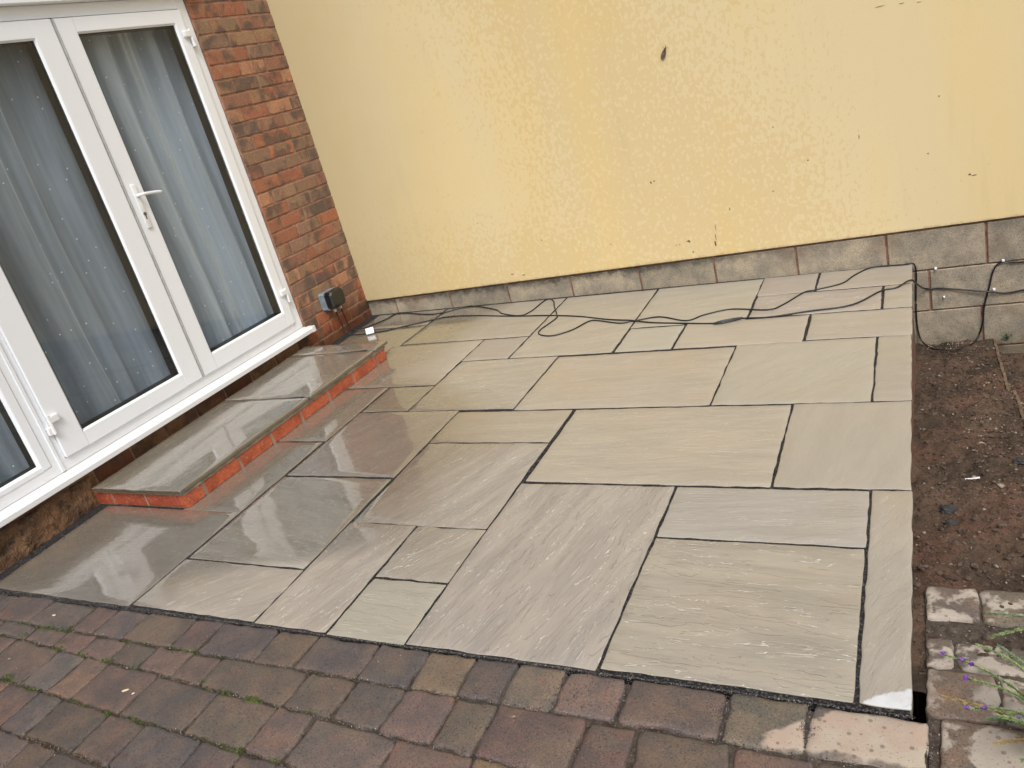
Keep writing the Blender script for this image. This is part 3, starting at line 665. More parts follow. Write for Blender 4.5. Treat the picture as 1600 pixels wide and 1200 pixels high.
bm = bmesh.new(); add_tube(bm, [(-.026, 0, 0), (-.01, .002, .001), (.006, .003, .001), (.024, .008, .002)], [.0017, .0024, .003, .0034], 8)
link('broken_stick', bm_mesh(bm, 'broken_stick'), M_white, label='small white broken stick lying on the bare brown soil', cat='stick', loc=(3.665, -1.80, soil_z(3.665, -1.80)+.006))
def chip(name, loc, s, label, ang, mat=M_crumb, asp=.35):
    bm = bmesh.new(); bmesh.ops.create_icosphere(bm, subdivisions=2, radius=1)
    for v in bm.verts:
        v.co = v.co*(1+.25*mn.noise(v.co*2+Vector(loc)*9)); v.co = Vector((v.co.x*s, v.co.y*s*asp, v.co.z*s*.22))
    o = link(name, bm_mesh(bm, name), mat, label=label, cat='debris', loc=loc); o.rotation_euler = (0, 0, ang); return o
chip('bark_chip', (1.33, -3.388, pz(1.33, -3.388)+.004), .0125, 'larger cream wood chip lying on a grey paver at the left', .6, mat_simple('cream_chip', (.62, .5, .3), .7, 80, .2, 0))
chip('bark_chip', (1.37, -3.392, pz(1.37, -3.39)+.003), .005, 'tiny white chip just right of the cream wood chip', .9, M_white, .6)
chip('bark_chip', (.637, -3.144, pz(.637, -3.144)+.003), .010, 'small pinkish-white chip on the paver row beside the patio edge', .1, mat_simple('pink_chip', (.62, .5, .44), .7, 80, .2, 0), .4)
chip('bark_chip', (.69, -3.36, pz(.69, -3.36)+.003), .007, 'small pale chip on the leftmost brown paver', .5, M_crumb, .5)
chip('bark_chip', (2.605, -3.235, pz(2.6, -3.235)+.003), .007, 'pale chip on the wide paver near the front centre', .4, M_crumb, .4)

# ------------------------------------------------------------------ the boundary wall: blockwork plinth and cream render above
wall = empty('boundary_wall', 'cream painted garden wall standing on a plinth of grey concrete blocks', 'wall', (0, 0, 0))
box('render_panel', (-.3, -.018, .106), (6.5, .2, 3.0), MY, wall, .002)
box('mortar', (-.3, -.0, -1.05), (6.5, .19, .1055), M_bmortar, wall)
bi = 0
for r in range(5):
    zt = .0935-.225*r if r == 0 else .105-.225*r-.003; zb = .105-.225*(r+1)+.004
    st = .232-.45 if r % 2 == 0 else 3.57-.45*8
    x = st; k = 0
    if r == 2: x = 3.801-.45*9
    while x < 6.4:
        xa, xb = x+.0055, x+.45-.0055
        if xb > 3.3 or r == 0:
            bm = bmesh.new(); add_box(bm, (xa, -.009-random.uniform(0, .003), zb), (xb, .05, zt), .0035, 1)
            k_ = random.uniform(.9, 1.12)
            link('concrete_block', bm_mesh(bm, 'concrete_block'), MBL, wall, color=(.355*k_, .318*k_, .255*k_)); bi += 1
        x += .45
# mud on the render
def blot(bm, x, z, w_, h_, seed, n=14):
    vs = []
    for k in range(n):
        a_ = k*2*math.pi/n; r_ = 1+.55*mn.noise(Vector((math.cos(a_)*2, math.sin(a_)*2, seed)))
        vs.append(bm.verts.new((x+w_*r_*math.cos(a_), -.0192, z+h_*r_*math.sin(a_))))
    c = bm.verts.new((x, -.0205, z))
    for k in range(n): bm.faces.new((vs[k], vs[(k+1) % n], c))
bm = bmesh.new()
for (x, z, w_, h_) in ((2.513, .178, .0045, .017), (2.520, .215, .002, .02), (2.527, .27, .0014, .02), (2.367, .213, .008, .0075), (2.355, .214, .003, .003), (2.31, .20, .004, .002), (2.29, .199, .003, .002), (3.772, .347, .006, .004), (3.79, .34, .012, .002), (2.21, .58, .004, .007), (2.23, .585, .006, .003), (3.05, .55, .004, .003), (2.62, .36, .003, .008), (1.46, .35, .003, .004), (1.9, .26, .005, .002), (2.38, .147, .004, .004), (3.44, 1.195, .022, .0012), (3.53, 1.185, .012, .0012), (3.60, 1.172, .010, .001), (3.3, .62, .002, .012), (1.05, .52, .003, .003), (1.2, .16, .01, .003), (1.28, .145, .012, .003), (3.66, .74, .003, .003), (2.9, .75, .003, .003), (2.86, .42, .006, .002), (3.6, .48, .004, .003)):
    blot(bm, x, z, w_, h_, x*7+z)
link('mud_splash', bm_mesh(bm, 'mud_splash'), M_dirt, wall, kind='stuff')
# withered leaf on the render
bm = bmesh.new(); prev = None
prof = [(-.036, .003), (-.028, .010), (-.014, .013), (.0, .011), (.010, .006), (.018, .003), (.034, .0008)]
for s_, w_ in prof:
    cur = [bm.verts.new((s_, -.003-abs(.006*math.sin(s_*70)), -w_)), bm.verts.new((s_, -.0075, 0)), bm.verts.new((s_, -.003-abs(.005*math.sin(s_*50)), w_))]
    if prev:
        for k in range(2): bm.faces.new((prev[k], cur[k], cur[k+1], prev[k+1]))
    prev = cur
for tip in ((.016, .0, .004, .026, .018), (.02, 0, -.004, .03, -.012)):
    add_tube(bm, [(tip[0]-.012, -.005, tip[2]*.5), (tip[0], -.006, tip[2]), (tip[3], -.006, tip[4])], [.0016, .0012, .0004], 5)
o = link('withered_leaf', bm_mesh(bm, 'withered_leaf'), M_leafd, label='withered brown leaf stuck high on the cream wall', cat='leaf', loc=(2.41, -.019, 1.238)); o.rotation_euler = (0, math.radians(-62), 0)

# ------------------------------------------------------------------ the house
house = empty('brick_house', 'red brick house with white framed glazed double doors and side window', 'house', (0, 0, 0))
BC = [(.34, .14, .08), (.42, .16, .08), (.30, .15, .095), (.27, .165, .105), (.33, .18, .105), (.36, .15, .085), (.29, .145, .095), (.26, .16, .11), (.35, .145, .085), (.31, .18, .12), (.45, .23, .13)]
def brick(x_face, ya, yb, za, zb, parent, mat=MB, color=None, depth=.06, name='brick', bev=.004):
    bm = bmesh.new(); lo = Vector((x_face-depth, ya, za)); hi = Vector((x_face+random.uniform(-.0015, .0015), yb, zb)); add_box(bm, lo, hi, bev, 2)
    for v in bm.verts:
        v.co += mn.noise_vector(v.co*31)*.0016
    return link(name, bm_mesh(bm, name), mat, parent, color=color or random.choice(BC))
MOD = .08329; Z0 = .63044
wallp = box('pier', (-.12, -.699, -.1), (-.0042, -.001, 2.6), M_mortar, house)
for n_ in range(-9, 24):
    zb = Z0+MOD*n_-.0+.005; zt = zb+MOD-.0105
    if zt > 2.6: break
    odd = n_ % 2
    if zb+.04 > .16: segs = [(-.695, -.463), (-.455, -.234), (-.226, -.003)] if odd else [(-.695, -.575), (-.567, -.346), (-.338, -.117), (-.109, -.003)]
    else: segs = [(-.695, -.575), (-.567, -.346), (-.338, -.117), (-.109, -.003)] if not odd else [(-.695, -.463), (-.455, -.234), (-.226, -.003)]
    for ya, yb in segs: brick(0, ya+random.uniform(-.002, .002), yb+random.uniform(-.002, .0), zb, zt, wallp)
# footing wall under the doors
foot = box('footing', (-.12, -3.45, -.12), (-.010, -.701, .1285), M_mortar, house)
for n_ in (-9, -8, -7):
    zb = Z0+MOD*n_+.005; zt = min(zb+MOD-.0105, .127); y = -.703-(.11 if n_ % 2 else 0)
    if n_ % 2: brick(-.004, -.806, -.706, zb, zt, foot, color=(.13, .06, .035))
    while y > -3.3:
        ya = y-.2155
        cc = random.choice([(.25, .11, .06), (.2, .09, .05), (.28, .17, .09), (.2, .10, .06), (.32, .21, .11)])
        if y > -2.35 or zb > .03: brick(-.004, ya, y-.002, zb, zt, foot, color=cc)
        y -= .2255
# smear of old mortar at the foot of the wall left of the step
V = []; nx_, ny_ = 90, 16
for j in range(ny_+1):
    for i in range(nx_+1):
        y = -3.4+(.98*i/nx_); z = -.09+.205*j/ny_; d_ = .010+.012*mn.noise(Vector((y*9, z*12, 2)))+.008*mn.noise(Vector((y*30, z*30, 5)))+.012*(1-j/ny_)
        if j == ny_: d_ = -.004
        if i == nx_: d_ = -.004
        V.append((d_, y, z))
F = [(j*(nx_+1)+i, j*(nx_+1)+i+1, (j+1)*(nx_+1)+i+1, (j+1)*(nx_+1)+i) for j in range(ny_) for i in range(nx_)]
me = bpy.data.meshes.new('mortar_smear'); me.from_pydata(V, [], F); me.polygons.foreach_set('use_smooth', [True]*len(F)); link('mortar_smear', me, M_plaster, house)
# rest of the house: wall beyond the window and above
box('upper_wall', (-.12, -6.5, 2.62), (-.004, .0, 5.2), mat_simple('far_brickwork', (.22, .10, .06), .85, 12, .4, .004, 40), house)
box('side_wall', (-.12, -6.5, -.3), (-.004, -3.47, 2.61), mat_simple('side_brickwork', (.22, .10, .06), .85, 12, .4, .004, 40), house)

# sill
bm = bmesh.new(); pr = [(-.08, .186), (.0, .184), (.050, .174), (.056, .168), (.056, .146), (.052, .143), (.048, .143), (.046, .150), (.0, .152), (-.08, .152)]
ra = [bm.verts.new((x, -3.42, z)) for x, z in pr]; rb = [bm.verts.new((x, -.703+0, z)) for x, z in pr]
L = len(pr)
for k in range(L): bm.faces.new((ra[k], ra[(k+1) % L], rb[(k+1) % L], rb[k]))
bm.faces.new(ra[::-1]); bm.faces.new(rb); bmesh.ops.recalc_face_normals(bm, faces=bm.faces)
sill = link('door_sill', bm_mesh(bm, 'door_sill'), MU, house)
box('end_cap', (.001, -.7028, .141), (.058, -.672, .179), MU, sill, .002, 1)
box('fascia_board', (-.06, -3.6, 2.172), (.030, -.64, 2.34), MU, house, .003)
box('head_brickwork', (-.12, -3.46, 2.342), (-.006, -.701, 2.618), M_mortar, house)

def frame_ring(name, y0, y1, z0, z1, wl, wr, wb, wt, xb, xf, parent, mat=MU, bev=.003):
    bm = bmesh.new()
    add_box(bm, (xb, y0, z0), (xf, y0+wl, z1), bev, 2); add_box(bm, (xb, y1-wr, z0), (xf, y1, z1), bev, 2)
    add_box(bm, (xb, y0+wl-.0, z0), (xf-.0004, y1-wr, z0+wb), 0); add_box(bm, (xb, y0+wl, z1-wt), (xf-.0004, y1-wr, z1), 0)
    return link(name, bm_mesh(bm, name), mat, parent)
def bead_ring(name, y0, y1, z0, z1, w_, xg, xf, parent, mat):
    """sloping bead from the leaf face (xf) down to the glass (xg), w_ wide"""
    bm = bmesh.new(); o_ = [(y0, z0), (y1, z0), (y1, z1), (y0, z1)]; i_ = [(y0+w_, z0+w_), (y1-w_, z0+w_), (y1-w_, z1-w_), (y0+w_, z1-w_)]
    A = [bm.verts.new((xf, *p_)) for p_ in o_]; B = [bm.verts.new((xg, *p_)) for p_ in i_]; C = [bm.verts.new((xg-.004, *p_)) for p_ in i_]
    for k in range(4):
        bm.faces.new((A[k], A[(k+1) % 4], B[(k+1) % 4], B[k])); bm.faces.new((B[k], B[(k+1) % 4], C[(k+1) % 4], C[k]))
    return link(name, bm_mesh(bm, name), mat, parent)
FX = -.014   # face of the fixed frame
ZF0, ZF1 = .187, 2.17
frame = bm = bmesh.new()
add_box(bm, (-.085, -.764, ZF0), (FX, -.7015, ZF1), .002, 1); add_box(bm, (-.085, -3.42, ZF0), (FX-.0005, -.764, .238), 0); add_box(bm, (-.085, -3.42, 2.112), (FX-.0005, -.764, ZF1), 0)
add_box(bm, (-.085, -2.545, .238), (FX-.0008, -2.472, 2.112), 0); add_box(bm, (-.085, -3.42, .238), (FX-.0008, -3.345, 2.112), 0)
add_box(bm, (FX-.001, -2.515, .19), (FX+.006, -2.498, 2.165), .002, 1)
frame = link('door_frame', bm_mesh(bm, 'door_frame'), MU, house)
def leaf(y0, y1, g0, g1, gb, gt, zb=.242, zt=2.106):
    lf = frame_ring('door_leaf', y0, y1, zb, zt, g0-y0-.010, y1-g1-.010, gb-zb-.010, zt-gt-.010, -.070, .0, house)
    bead_ring('glazing_bead', g0-.010, g1+.010, gb-.010, gt+.010, .010, -.014, -.0005, lf, MU)
    box('glass', (-.0185, g0-.004, gb-.004), (-.0145, g1+.004, gt+.004), MG, lf)
    frame_ring('spacer', g0-.004, g1+.004, gb-.004, gt+.004, .007, .007, .007, .007, -.072, -.019, lf, M_dark, 0)
    frame_ring('gasket', g0-.001, g1+.001, gb-.001, gt+.001, .0035, .0035, .0035, .0035, -.0143, -.0125, lf, M_black, 0)
    return lf
RL = leaf(-1.574, -.768, -1.462, -.842, .338, 2.03)
LL = leaf(-2.470, -1.590, -2.335, -1.716, .322, 2.02)
bm = bmesh.new(); add_box(bm, (-.07, -1.5895, .25), (-.006, -1.5745, 2.10), .0015, 1); link('meeting_strip', bm_mesh(bm, 'meeting_strip'), mat_simple('grey_seal', (.34, .34, .33), .5, 30, .1, 0), RL)
bm = bmesh.new(); add_box(bm, (-.04, -1.583, .243), (.0035, -1.5755, 2.105), .001, 1); link('weather_strip', bm_mesh(bm, 'weather_strip'), mat_simple('strip_seal', (.42, .43, .42), .5, 30, .1, 0), RL)
# side window
win = frame_ring('window', -3.343, -2.547, .239, 2.111, .05, .042, .02, .06, -.07, FX+.003, house)
bead_ring('glazing_bead', -3.293, -2.589, .259, 2.051, .010, -.026, FX+.0025, win, MU)
box('glass', (-.0305, -3.286, .265), (-.0265, -2.596, 2.045), MG, win)
frame_ring('spacer', -3.286, -2.596, .265, 2.045, .007, .007, .007, .007, -.072, -.031, win, M_dark, 0)
# hinges
def hinge(y, z, parent, side):
    bm = bmesh.new()
    add_tube(bm, [(.012, y, z-.046), (.012, y, z+.046)], .0085, 12)
    add_box(bm, (.0003, min(y, y-side*.05), z+.004), (.020, max(y, y-side*.05), z+.040), .006, 2)
    add_box(bm, (FX, min(y, y+side*.022), z-.046), (.010, max(y, y+side*.022), z-.008), .003, 2)
    link('hinge', bm_mesh(bm, 'hinge'), M_white, parent)
hinge(-.765, 1.955, RL, 1); hinge(-.765, .425, RL, 1); hinge(-.765, 1.19+.03, RL, 1) if False else None
hinge(-2.474, .415, LL, -1)
# handle: back plate, lever, euro cylinder
bm = bmesh.new(); add_box(bm, (.0003, -1.545, 1.075), (.010, -1.515, 1.305), .0045, 3); hd = link('handle', bm_mesh(bm, 'handle', True), M_white, RL)
bm = bmesh.new(); add_tube(bm, smooth_path([(.008, -1.53, 1.245), (.030, -1.53, 1.246), (.047, -1.522, 1.246), (.050, -1.50, 1.244), (.050, -1.45, 1.238), (.049, -1.41, 1.231)], 4), .0085, 10); link('lever', bm_mesh(bm, 'lever', True), M_white, hd)
bm = bmesh.new(); add_tube(bm, [(.008, -1.53, 1.150), (.0118, -1.53, 1.150)], .0095, 14); add_box(bm, (.008, -1.5335, 1.122), (.0118, -1.5265, 1.148), .001); link('lock_cylinder', bm_mesh(bm, 'lock_cylinder'), mat_simple('dull_brass', (.10, .09, .08), .4, 40, .3, 0), hd)

# room behind the glass
room = bmesh.new()
for lo, hi in (((-3.0, -3.6, -.1), (-2.95, -.5, 2.7)), ((-3.0, -3.65, -.1), (-.121, -3.6, 2.7)), ((-3.0, -.5, -.1), (-.121, -.45, 2.7)), ((-3.0, -3.6, 2.35), (-.121, -.5, 2.4)), ((-3.0, -3.6, .15), (-.09, -.5, .185))): add_box(room, lo, hi)
link('interior', bm_mesh(room, 'interior'), M_room, house)

# curtains
def curtain(name, y0, y1, folds, amp, seed, label, xc=-.155, dens=.4):
    ny_, nz_ = 220, 14; V = []; UV = []; L = 0; F = []
    last = None; arc = []
    for i in range(ny_+1):
        s_ = i/ny_; y = y0+(y1-y0)*s_
        ph = sum(math.sin((s_*f_+p_)*2*math.pi)*a_ for f_, p_, a_ in folds)
        x = xc+amp*math.tanh(2.6*ph)
        if last is not None: L += math.hypot(x-last[0], y-last[1])
        arc.append(L); last = (x, y)
    for j in range(nz_+1):
        z = .20+1.92*j/nz_; k = 1-.25*(j/nz_)
        for i in range(ny_+1):
            s_ = i/ny_; sk = .018*math.sin(j*.35+seed)+.02*(1-j/nz_)*mn.noise(Vector((s_*6, seed, j*.15)))
            y = y0+(y1-y0)*s_+sk
            ph = sum(math.sin((s_*f_+p_+.03*(j/nz_)*math.sin(f_*3))*2*math.pi)*a_ for f_, p_, a_ in folds)
            V.append((xc+amp*k*math.tanh(2.6*ph), y, z)); UV.append((arc[i], z))
    for j in range(nz_):
        for i in range(ny_): F.append((j*(ny_+1)+i, j*(ny_+1)+i+1, (j+1)*(ny_+1)+i+1, (j+1)*(ny_+1)+i))
    me = bpy.data.meshes.new(name); me.from_pydata(V, [], F); uvl = me.uv_layers.new(name='UVMap'); li = np.empty(len(me.loops), dtype=np.int32); me.loops.foreach_get('vertex_index', li)
    uvl.data.foreach_set('uv', np.array(UV, dtype=np.float32)[li].ravel()); me.polygons.foreach_set('use_smooth', [True]*len(F))
    return link(name, me, MV, label=label, cat='curtain', color=(1, 1, 1, dens))
curtain('voile_curtain', -1.60, -.74, [(5.2, .1, .8), (2.3, .4, .6), (9, .2, .3)], .042, 1, 'closely pleated sheer curtain with tiny dots behind the right door leaf', dens=.50)
curtain('voile_curtain', -2.47, -1.61, [(2.3, .15, .7), (4.1, .6, .5), (8, .3, .16)], .042, 2, 'loosely draped dotted sheer curtain behind the left door leaf', dens=.34)
curtain('voile_curtain', -3.36, -2.50, [(4.2, .3, .7), (7.1, .2, .45)], .030, 3, 'dotted sheer curtain behind the narrow side window', dens=.34)

# ------------------------------------------------------------------ the door step
step = empty('door_step', 'low door step of grey stone slabs on a course of wet orange bricks', 'step', (0, 0, 0))
def sxr(y): return .634+.030*(y+2.44)   # riser line
box_core = bmesh.new(); prism(box_core, [(.003, -2.438), (.6315, -2.438), (.6775, -.86), (.003, -.86)], lambda x, y: gz(x, y)+.066, -.06)
link('step_core', bm_mesh(box_core, 'step_core'), M_smortar, step)
sl = bmesh.new(); prism(sl, [(.03, -2.446), (.638, -2.446), (.686, -.848), (.03, -.848)], lambda x, y: gz(x, y)+.0850, -.06)
for v in sl.verts:
    if v.co.z < -.05: v.co.z = gz(v.co.x, v.co.y)+.0665
link('mortar_bed', bm_mesh(sl, 'mortar_bed'), M_smortar, step)
y = -2.441; ORC = [(.42, .095, .042), (.38, .085, .038), (.45, .115, .05), (.40, .09, .042)]
first = True
while y < -.87:
    L_ = .10 if first else .2155; first = False; yb = min(y+L_, -.855)
    xa, xb = sxr(y), sxr(yb)
    bm = bmesh.new(); add_box(bm, (-.05, y, 0), (0, yb, .064), .0035, 2)
    for v in bm.verts:
        v.co += mn.noise_vector(v.co*40)*.0018; s_ = (v.co.y-y)/(yb-y); xx = xa+(xb-xa)*s_; v.co.x += xx; v.co.z += gz(.65, v.co.y)+.0015
    link('brick', bm_mesh(bm, 'brick'), MSB, step, color=random.choice(ORC)); y = yb+.015
x = .585
for L_ in (.215, .215, .135):
    xa = max(.012, x-L_)
    bm = bmesh.new(); add_box(bm, (xa, -2.4415, 0), (x, -2.39, .064), .0035, 2)
    for v in bm.verts: v.co += mn.noise_vector(v.co*40)*.0018; v.co.z += gz(v.co.x, -2.43)+.0015
    link('brick', bm_mesh(bm, 'brick'), MSB, step, color=random.choice([(.34, .07, .035), (.30, .06, .03)])); x = xa-.014
for yj in (-1.563, -.961): box('pointing', (.055, yj-.012, gz(.4, yj)+.084), (.64, yj+.012, gz(.4, yj)+.0975), M_jbed, step)
def fx(y): return .643+.0315*(y+2.46)
for i, (ya, yb, gr) in enumerate(((-2.463, -1.567, 1.35), (-1.559, -.965, 1.3), (-.957, -.822, 1.3))):
    q = [(.052, ya), (fx(ya), ya), (fx(yb), yb), (.052, yb)]
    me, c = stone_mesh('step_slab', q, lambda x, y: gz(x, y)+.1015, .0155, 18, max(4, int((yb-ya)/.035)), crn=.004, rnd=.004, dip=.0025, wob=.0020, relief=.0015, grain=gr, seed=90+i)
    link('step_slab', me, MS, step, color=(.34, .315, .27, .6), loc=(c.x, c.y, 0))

# ------------------------------------------------------------------ socket box, cables and small things
bx = empty('outdoor_socket', 'black lidded outdoor socket box on the brick pier beside the door', 'socket', (0, 0, 0))
def hexbox(name, x0, x1, yc, zc, wy, wz, ch, mat, parent, ins=0.):
    bm = bmesh.new(); P8 = [(-wy+ch, -wz), (wy-ch, -wz), (wy, -wz+ch), (wy, wz-ch), (wy-ch, wz), (-wy+ch, wz), (-wy, wz-ch), (-wy, -wz+ch)]
    A = [bm.verts.new((x0, yc+a_, zc+b_)) for a_, b_ in P8]; B = [bm.verts.new((x1-ins*.6, yc+a_, zc+b_)) for a_, b_ in P8]; C = [bm.verts.new((x1, yc+a_*(1-ins*6), zc+b_*(1-ins*6))) for a_, b_ in P8]
    for k in range(8): bm.faces.new((A[k], A[(k+1) % 8], B[(k+1) % 8], B[k])); bm.faces.new((B[k], B[(k+1) % 8], C[(k+1) % 8], C[k]))
    bm.faces.new(C); bmesh.ops.recalc_face_normals(bm, faces=bm.faces); return link(name, bm_mesh(bm, name), mat, parent)
YB, ZB = -.415, .265
hexbox('housing', .001, .045, YB, ZB, .074, .060, .010, M_boxg, bx)
hexbox('lid', .046, .100, YB+.002, ZB+.002, .072, .058, .018, mat_simple('smoked_lid', (.008, .010, .012), .12, 30, .3, 0, spec=.7), bx, ins=.02)
for k, yy in enumerate((YB-.02, YB+.042)):
    bm = bmesh.new(); add_tube(bm, [(.052, yy, ZB-.059), (.054, yy+.002, ZB-.083)], [.012, .010], 10); link('cable_gland', bm_mesh(bm, 'cable_gland'), mat_simple('glands', (.5, .55, .57), .4, 40, .2, 0), bx)
def cable(name, pts, r, label, cat='cable'):
    bm = bmesh.new(); add_tube(bm, smooth_path(pts, 6), r, 8); return link(name, bm_mesh(bm, name, True), M_cable, label=label, cat=cat)
R_ = .0042
c1g = [(.221, -.142), (.233, -.06), (.292, -.045), (.524, -.121), (.661, -.126), (.8, -.045), (.896, -.055), (1.096, -.162), (1.182, -.246), (1.333, -.31), (1.385, -.25), (1.402, -.09), (1.43, -.045), (1.48, -.10), (1.519, -.189), (1.601, -.354), (1.618, -.418), (1.587, -.57), (1.60, -.64), (1.66, -.68), (1.722, -.68), (1.801, -.616), (1.858, -.504), (1.917, -.506), (2.062, -.571), (2.132, -.557), (2.273, -.52), (2.44, -.607), (2.521, -.543), (2.653, -.49), (2.844, -.54), (2.914, -.476), (2.994, -.329), (3.048, -.305), (3.17, -.242), (3.225, -.13), (3.298, -.035), (3.39, -.03), (3.455, -.035)]
p1 = [(.056, YB+.044, ZB-.085), (.062, -.375, .12), (.070, -.37, .055), (.105, -.355, .012), (.150, -.30, .004)]+[(x, y, gz(x, y)+R_-.0004) for x, y in c1g[0:]]
p1 += [(3.503, -.030, gz(3.5, 0)+.002), (3.512, -.022, -.13), (3.506, -.018, -.209), (3.500, -.018, -.315), (3.500, -.018, -.425), (3.515, -.035, -.50), (3.558, -.084, -.527), (3.602, -.126, -.522), (3.646, -.134, -.522), (3.69, -.125, -.522), (3.751, -.07, -.522), (3.783, -.020, -.50), (3.804, -.018, -.42), (3.812, -.018, -.34), (3.835, -.018, -.248), (3.86, -.018, -.148), (3.899, -.018, -.113), (3.948, -.018, -.123), (3.988, -.018, -.125), (4.1, -.018, -.125), (4.5, -.018, -.16)]
cable('power_cable', p1, R_, 'black cable that makes a loose bend on the patio and hangs over its edge')
c2g = [(.234, -.407), (.35, -.383), (.514, -.313), (.655, -.25), (.761, -.215), (.966, -.235), (1.279, -.309), (1.513, -.346), (1.743, -.403), (1.972, -.498), (2.12, -.555), (2.258, -.599), (2.441, -.643), (2.63, -.678)]
p2 = [(.054, YB-.018, ZB-.085), (.064, -.43, .10), (.075, -.43, .04), (.13, -.43, .006)]+[(x, y, gz(x, y)+R_*(1 if k not in (10,) else 2.4)-.0003) for k, (x, y) in enumerate(c2g)]
c3g = [(2.727, -.637), (2.859, -.647), (3.035, -.607), (3.234, -.566), (3.358, -.405), (3.426, -.377)]
p2 += [(x, y, gz(x, y)+R_+.001) for x, y in c3g]+[(3.49, -.31, -.060), (3.515, -.18, -.13), (3.55, -.03, -.212), (3.635, -.018, -.224), (3.821, -.028, -.26), (3.904, -.018, -.28), (3.986, -.018, -.273), (4.1, -.018, -.26), (4.5, -.018, -.25)]
cable('extension_cable', p2, R_, 'black cable running straight along the patio with a taped connector')
bm = bmesh.new()
for k in range(5):
    a_ = k*1.26; dy, dz = .006*math.cos(a_), .005*math.sin(a_)
    add_tube(bm, smooth_path([(2.600, -.688+dy*.5, .006), (2.64, -.680+dy*1.4, .008+dz*1.2), (2.69, -.660+dy, .008+dz), (2.735, -.636+dy*.4, .006)], 3), .0034, 6)
for v in bm.verts: v.co.z += gz(v.co.x, v.co.y)+.003
link('taped_connector', bm_mesh(bm, 'taped_connector'), M_cable, label='bundled black taped connector lying on the patio cable', cat='connector')
bm = bmesh.new(); add_box(bm, (-.027, -.005, -.021), (.027, .005, .021), .002, 2, Matrix.Rotation(-.55, 3, 'X'))
o = link('plastic_tag', bm_mesh(bm, 'plastic_tag'), M_white, label='small square white plastic tag standing behind the door step', cat='tag', loc=(.262, -.415, .014)); o.rotation_euler = (0, 0, .5)
for (x, z), lb in zip([(3.603, -.112), (3.9, -.108), (3.857, -.256), (3.633, -.271)], ['white cable clip on the bed joint near the patio corner', 'white cable clip where the hanging cable bends at the right', 'white cable clip where two cables cross on the blocks', 'small white clip below the straight cable on a grey block']):
    bm = bmesh.new(); s_ = .7 if z == -.271 else 1; add_box(bm, (-.006*s_, -.008, -.005*s_), (.006*s_, .008, .006*s_), .002, 2); add_tube(bm, [(.004*s_, -.007, 0), (.004*s_, -.0125, .001)], .0026*s_, 8)
    link('cable_clip', bm_mesh(bm, 'cable_clip'), M_white, label=lb, cat='clip', loc=(x, -.019, z), group='white cable clips on the block wall')

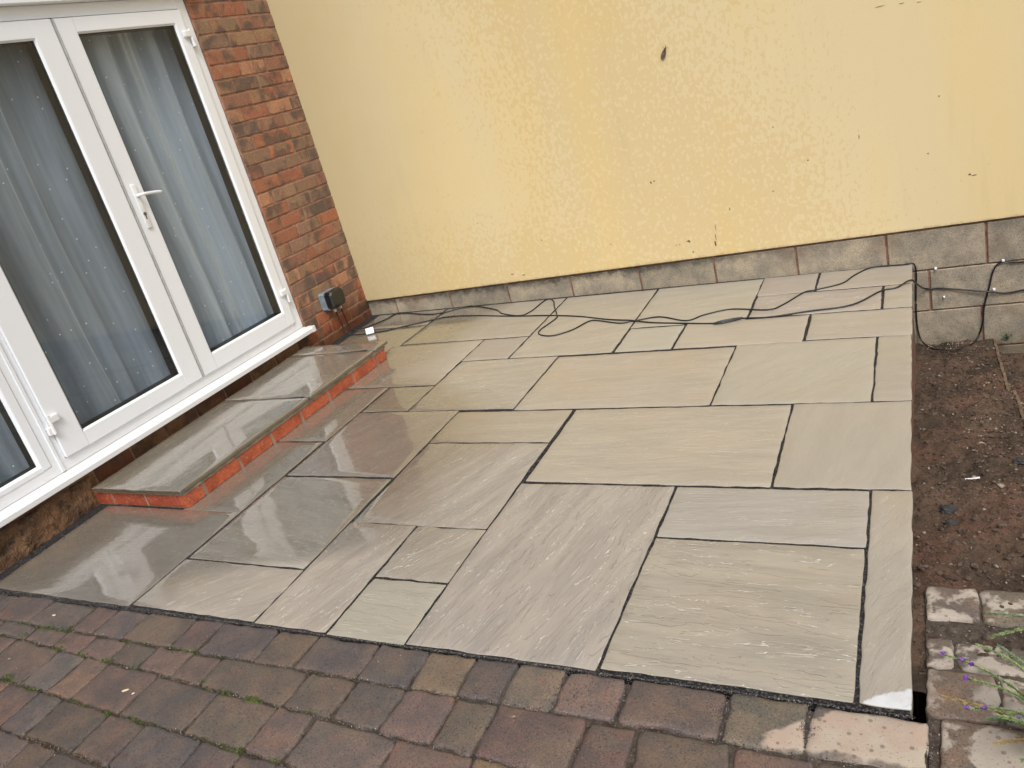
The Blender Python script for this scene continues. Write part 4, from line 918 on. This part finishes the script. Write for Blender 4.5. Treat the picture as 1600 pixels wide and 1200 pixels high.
# ------------------------------------------------------------------ plants
def stem_pts(p0, p1, sag=.02, n=14):
    p0, p1 = Vector(p0), Vector(p1); out = []
    for i in range(n+1):
        t_ = i/n; q = p0.lerp(p1, t_); q.z += sag*math.sin(math.pi*t_); out.append(q)
    return out
def leaflet(bm, p, d, l, w_):
    d = d.normalized(); s_ = d.cross(Vector((0, 0, 1))); s_ = s_.normalized() if s_.length > .01 else Vector((1, 0, 0))
    u = s_.cross(d)*.2*w_
    a_, b_, c_, e_ = p, p+d*l*.5+s_*w_+u, p+d*l, p+d*l*.5-s_*w_+u
    vs = [bm.verts.new(x_) for x_ in (a_, b_, c_, e_)]; m_ = bm.verts.new(p+d*l*.5-u)
    for i in range(4): bm.faces.new((vs[i], vs[(i+1) % 4], m_))
def heath(label, root, stems, dense=True):
    pl = empty('flowering_plant', label, 'plant', root)
    r0 = Vector(root)
    for tip, sag, flowers, dry in stems:
        pts = [q-r0 for q in stem_pts(root, tip, sag)]
        bm = bmesh.new(); add_tube(bm, pts, [.0022-.0014*i/len(pts) for i in range(len(pts))], 6); st = link('stem', bm_mesh(bm, 'stem'), M_stem, pl)
        bm = bmesh.new(); N_ = len(pts)
        for i in range(2, N_-1):
            for k in range(26 if i > N_*.45 else 16):
                t_ = rng.uniform(0, 1); p = pts[i].lerp(pts[i+1], t_); ax = (pts[i+1]-pts[i]).normalized()
                sd = Vector(rng.normal(0, 1, 3)); sd = (sd-ax*sd.dot(ax)).normalized()
                leaflet(bm, p, sd*.8+ax*.9, rng.uniform(.004, .0085) if i > N_*.45 else rng.uniform(.012, .026), .0012 if i > N_*.45 else .0014)
        link('foliage', bm_mesh(bm, 'foliage'), M_brownbud if dry else (M_bract if rng.uniform(0, 1) > .4 else M_leaf), pl, kind='stuff')
        for fpos in flowers:
            p = pts[int((N_-1)*fpos)]; bm = bmesh.new()
            for k in range(26):
                d = Vector(rng.normal(0, 1, 3)); d.z = abs(d.z)*.6; leaflet(bm, p, d, rng.uniform(.006, .011), .0016)
            link('flower', bm_mesh(bm, 'flower'), M_purple, pl)
root = (3.80, -3.14, -.085)
heath('sprawling green plant with small purple flowers at the lower right corner', root, [
    ((3.560, -2.995, .02), .05, (1, .9, .8), 0), ((3.625, -2.99, .05), .06, (), 0), ((3.60, -3.09, -.03), .05, (1, .88), 0), ((3.555, -3.035, -.06), .03, (), 1),
    ((3.66, -3.0, .06), .05, (), 0), ((3.67, -3.12, .0), .04, (), 0), ((3.69, -3.20, .02), .05, (), 0), ((3.72, -3.18, .06), .03, (), 0), ((3.64, -3.17, -.03), .03, (), 1), ((3.72, -3.05, .07), .03, (), 0), ((3.65, -3.14, .01), .03, (.8,), 0), ((3.66, -3.17, .04), .02, (), 0), ((3.63, -3.12, -.02), .03, (), 0), ((3.70, -3.10, .05), .02, (), 0), ((3.68, -3.22, -.01), .02, (), 0), ((3.60, -3.05, .01), .05, (1,), 0)])
heath('two thin pale green sprigs reaching in over the path from the right edge', (3.84, -2.79, -.09), [
    ((3.655, -2.78, -.04), .02, (), 0), ((3.655, -2.86, -.04), .03, (), 0), ((3.72, -2.90, -.03), .03, (), 0)])
# weed at the foot of the blocks
bm = bmesh.new()
for k in range(46):
    d = Vector(rng.normal(0, 1, 3)); d.z = abs(d.z)+.3; d.y = -abs(d.y); leaflet(bm, Vector((rng.normal(0, .008), -.006, rng.uniform(0, .02))), d, rng.uniform(.015, .045), .004)
link('wall_weed', bm_mesh(bm, 'wall_weed'), M_leaf, label='small weed growing at the foot of the block wall on the right', cat='weed', loc=(3.90, -.04, soil_z(3.85, -.04)+.005))
bm = bmesh.new()
for k in range(40):
    d = Vector(rng.normal(0, 1, 3)); d.z = abs(d.z)+.2; d.y = -abs(d.y); leaflet(bm, Vector((rng.normal(0, .03), 0, 0)), d, rng.uniform(.008, .02), .002)
link('grass_tuft', bm_mesh(bm, 'grass_tuft'), M_moss, label='tiny green tuft on the soil against the blocks beside the cable loop', cat='weed', loc=(3.63, -.03, soil_z(3.63, -.03)))
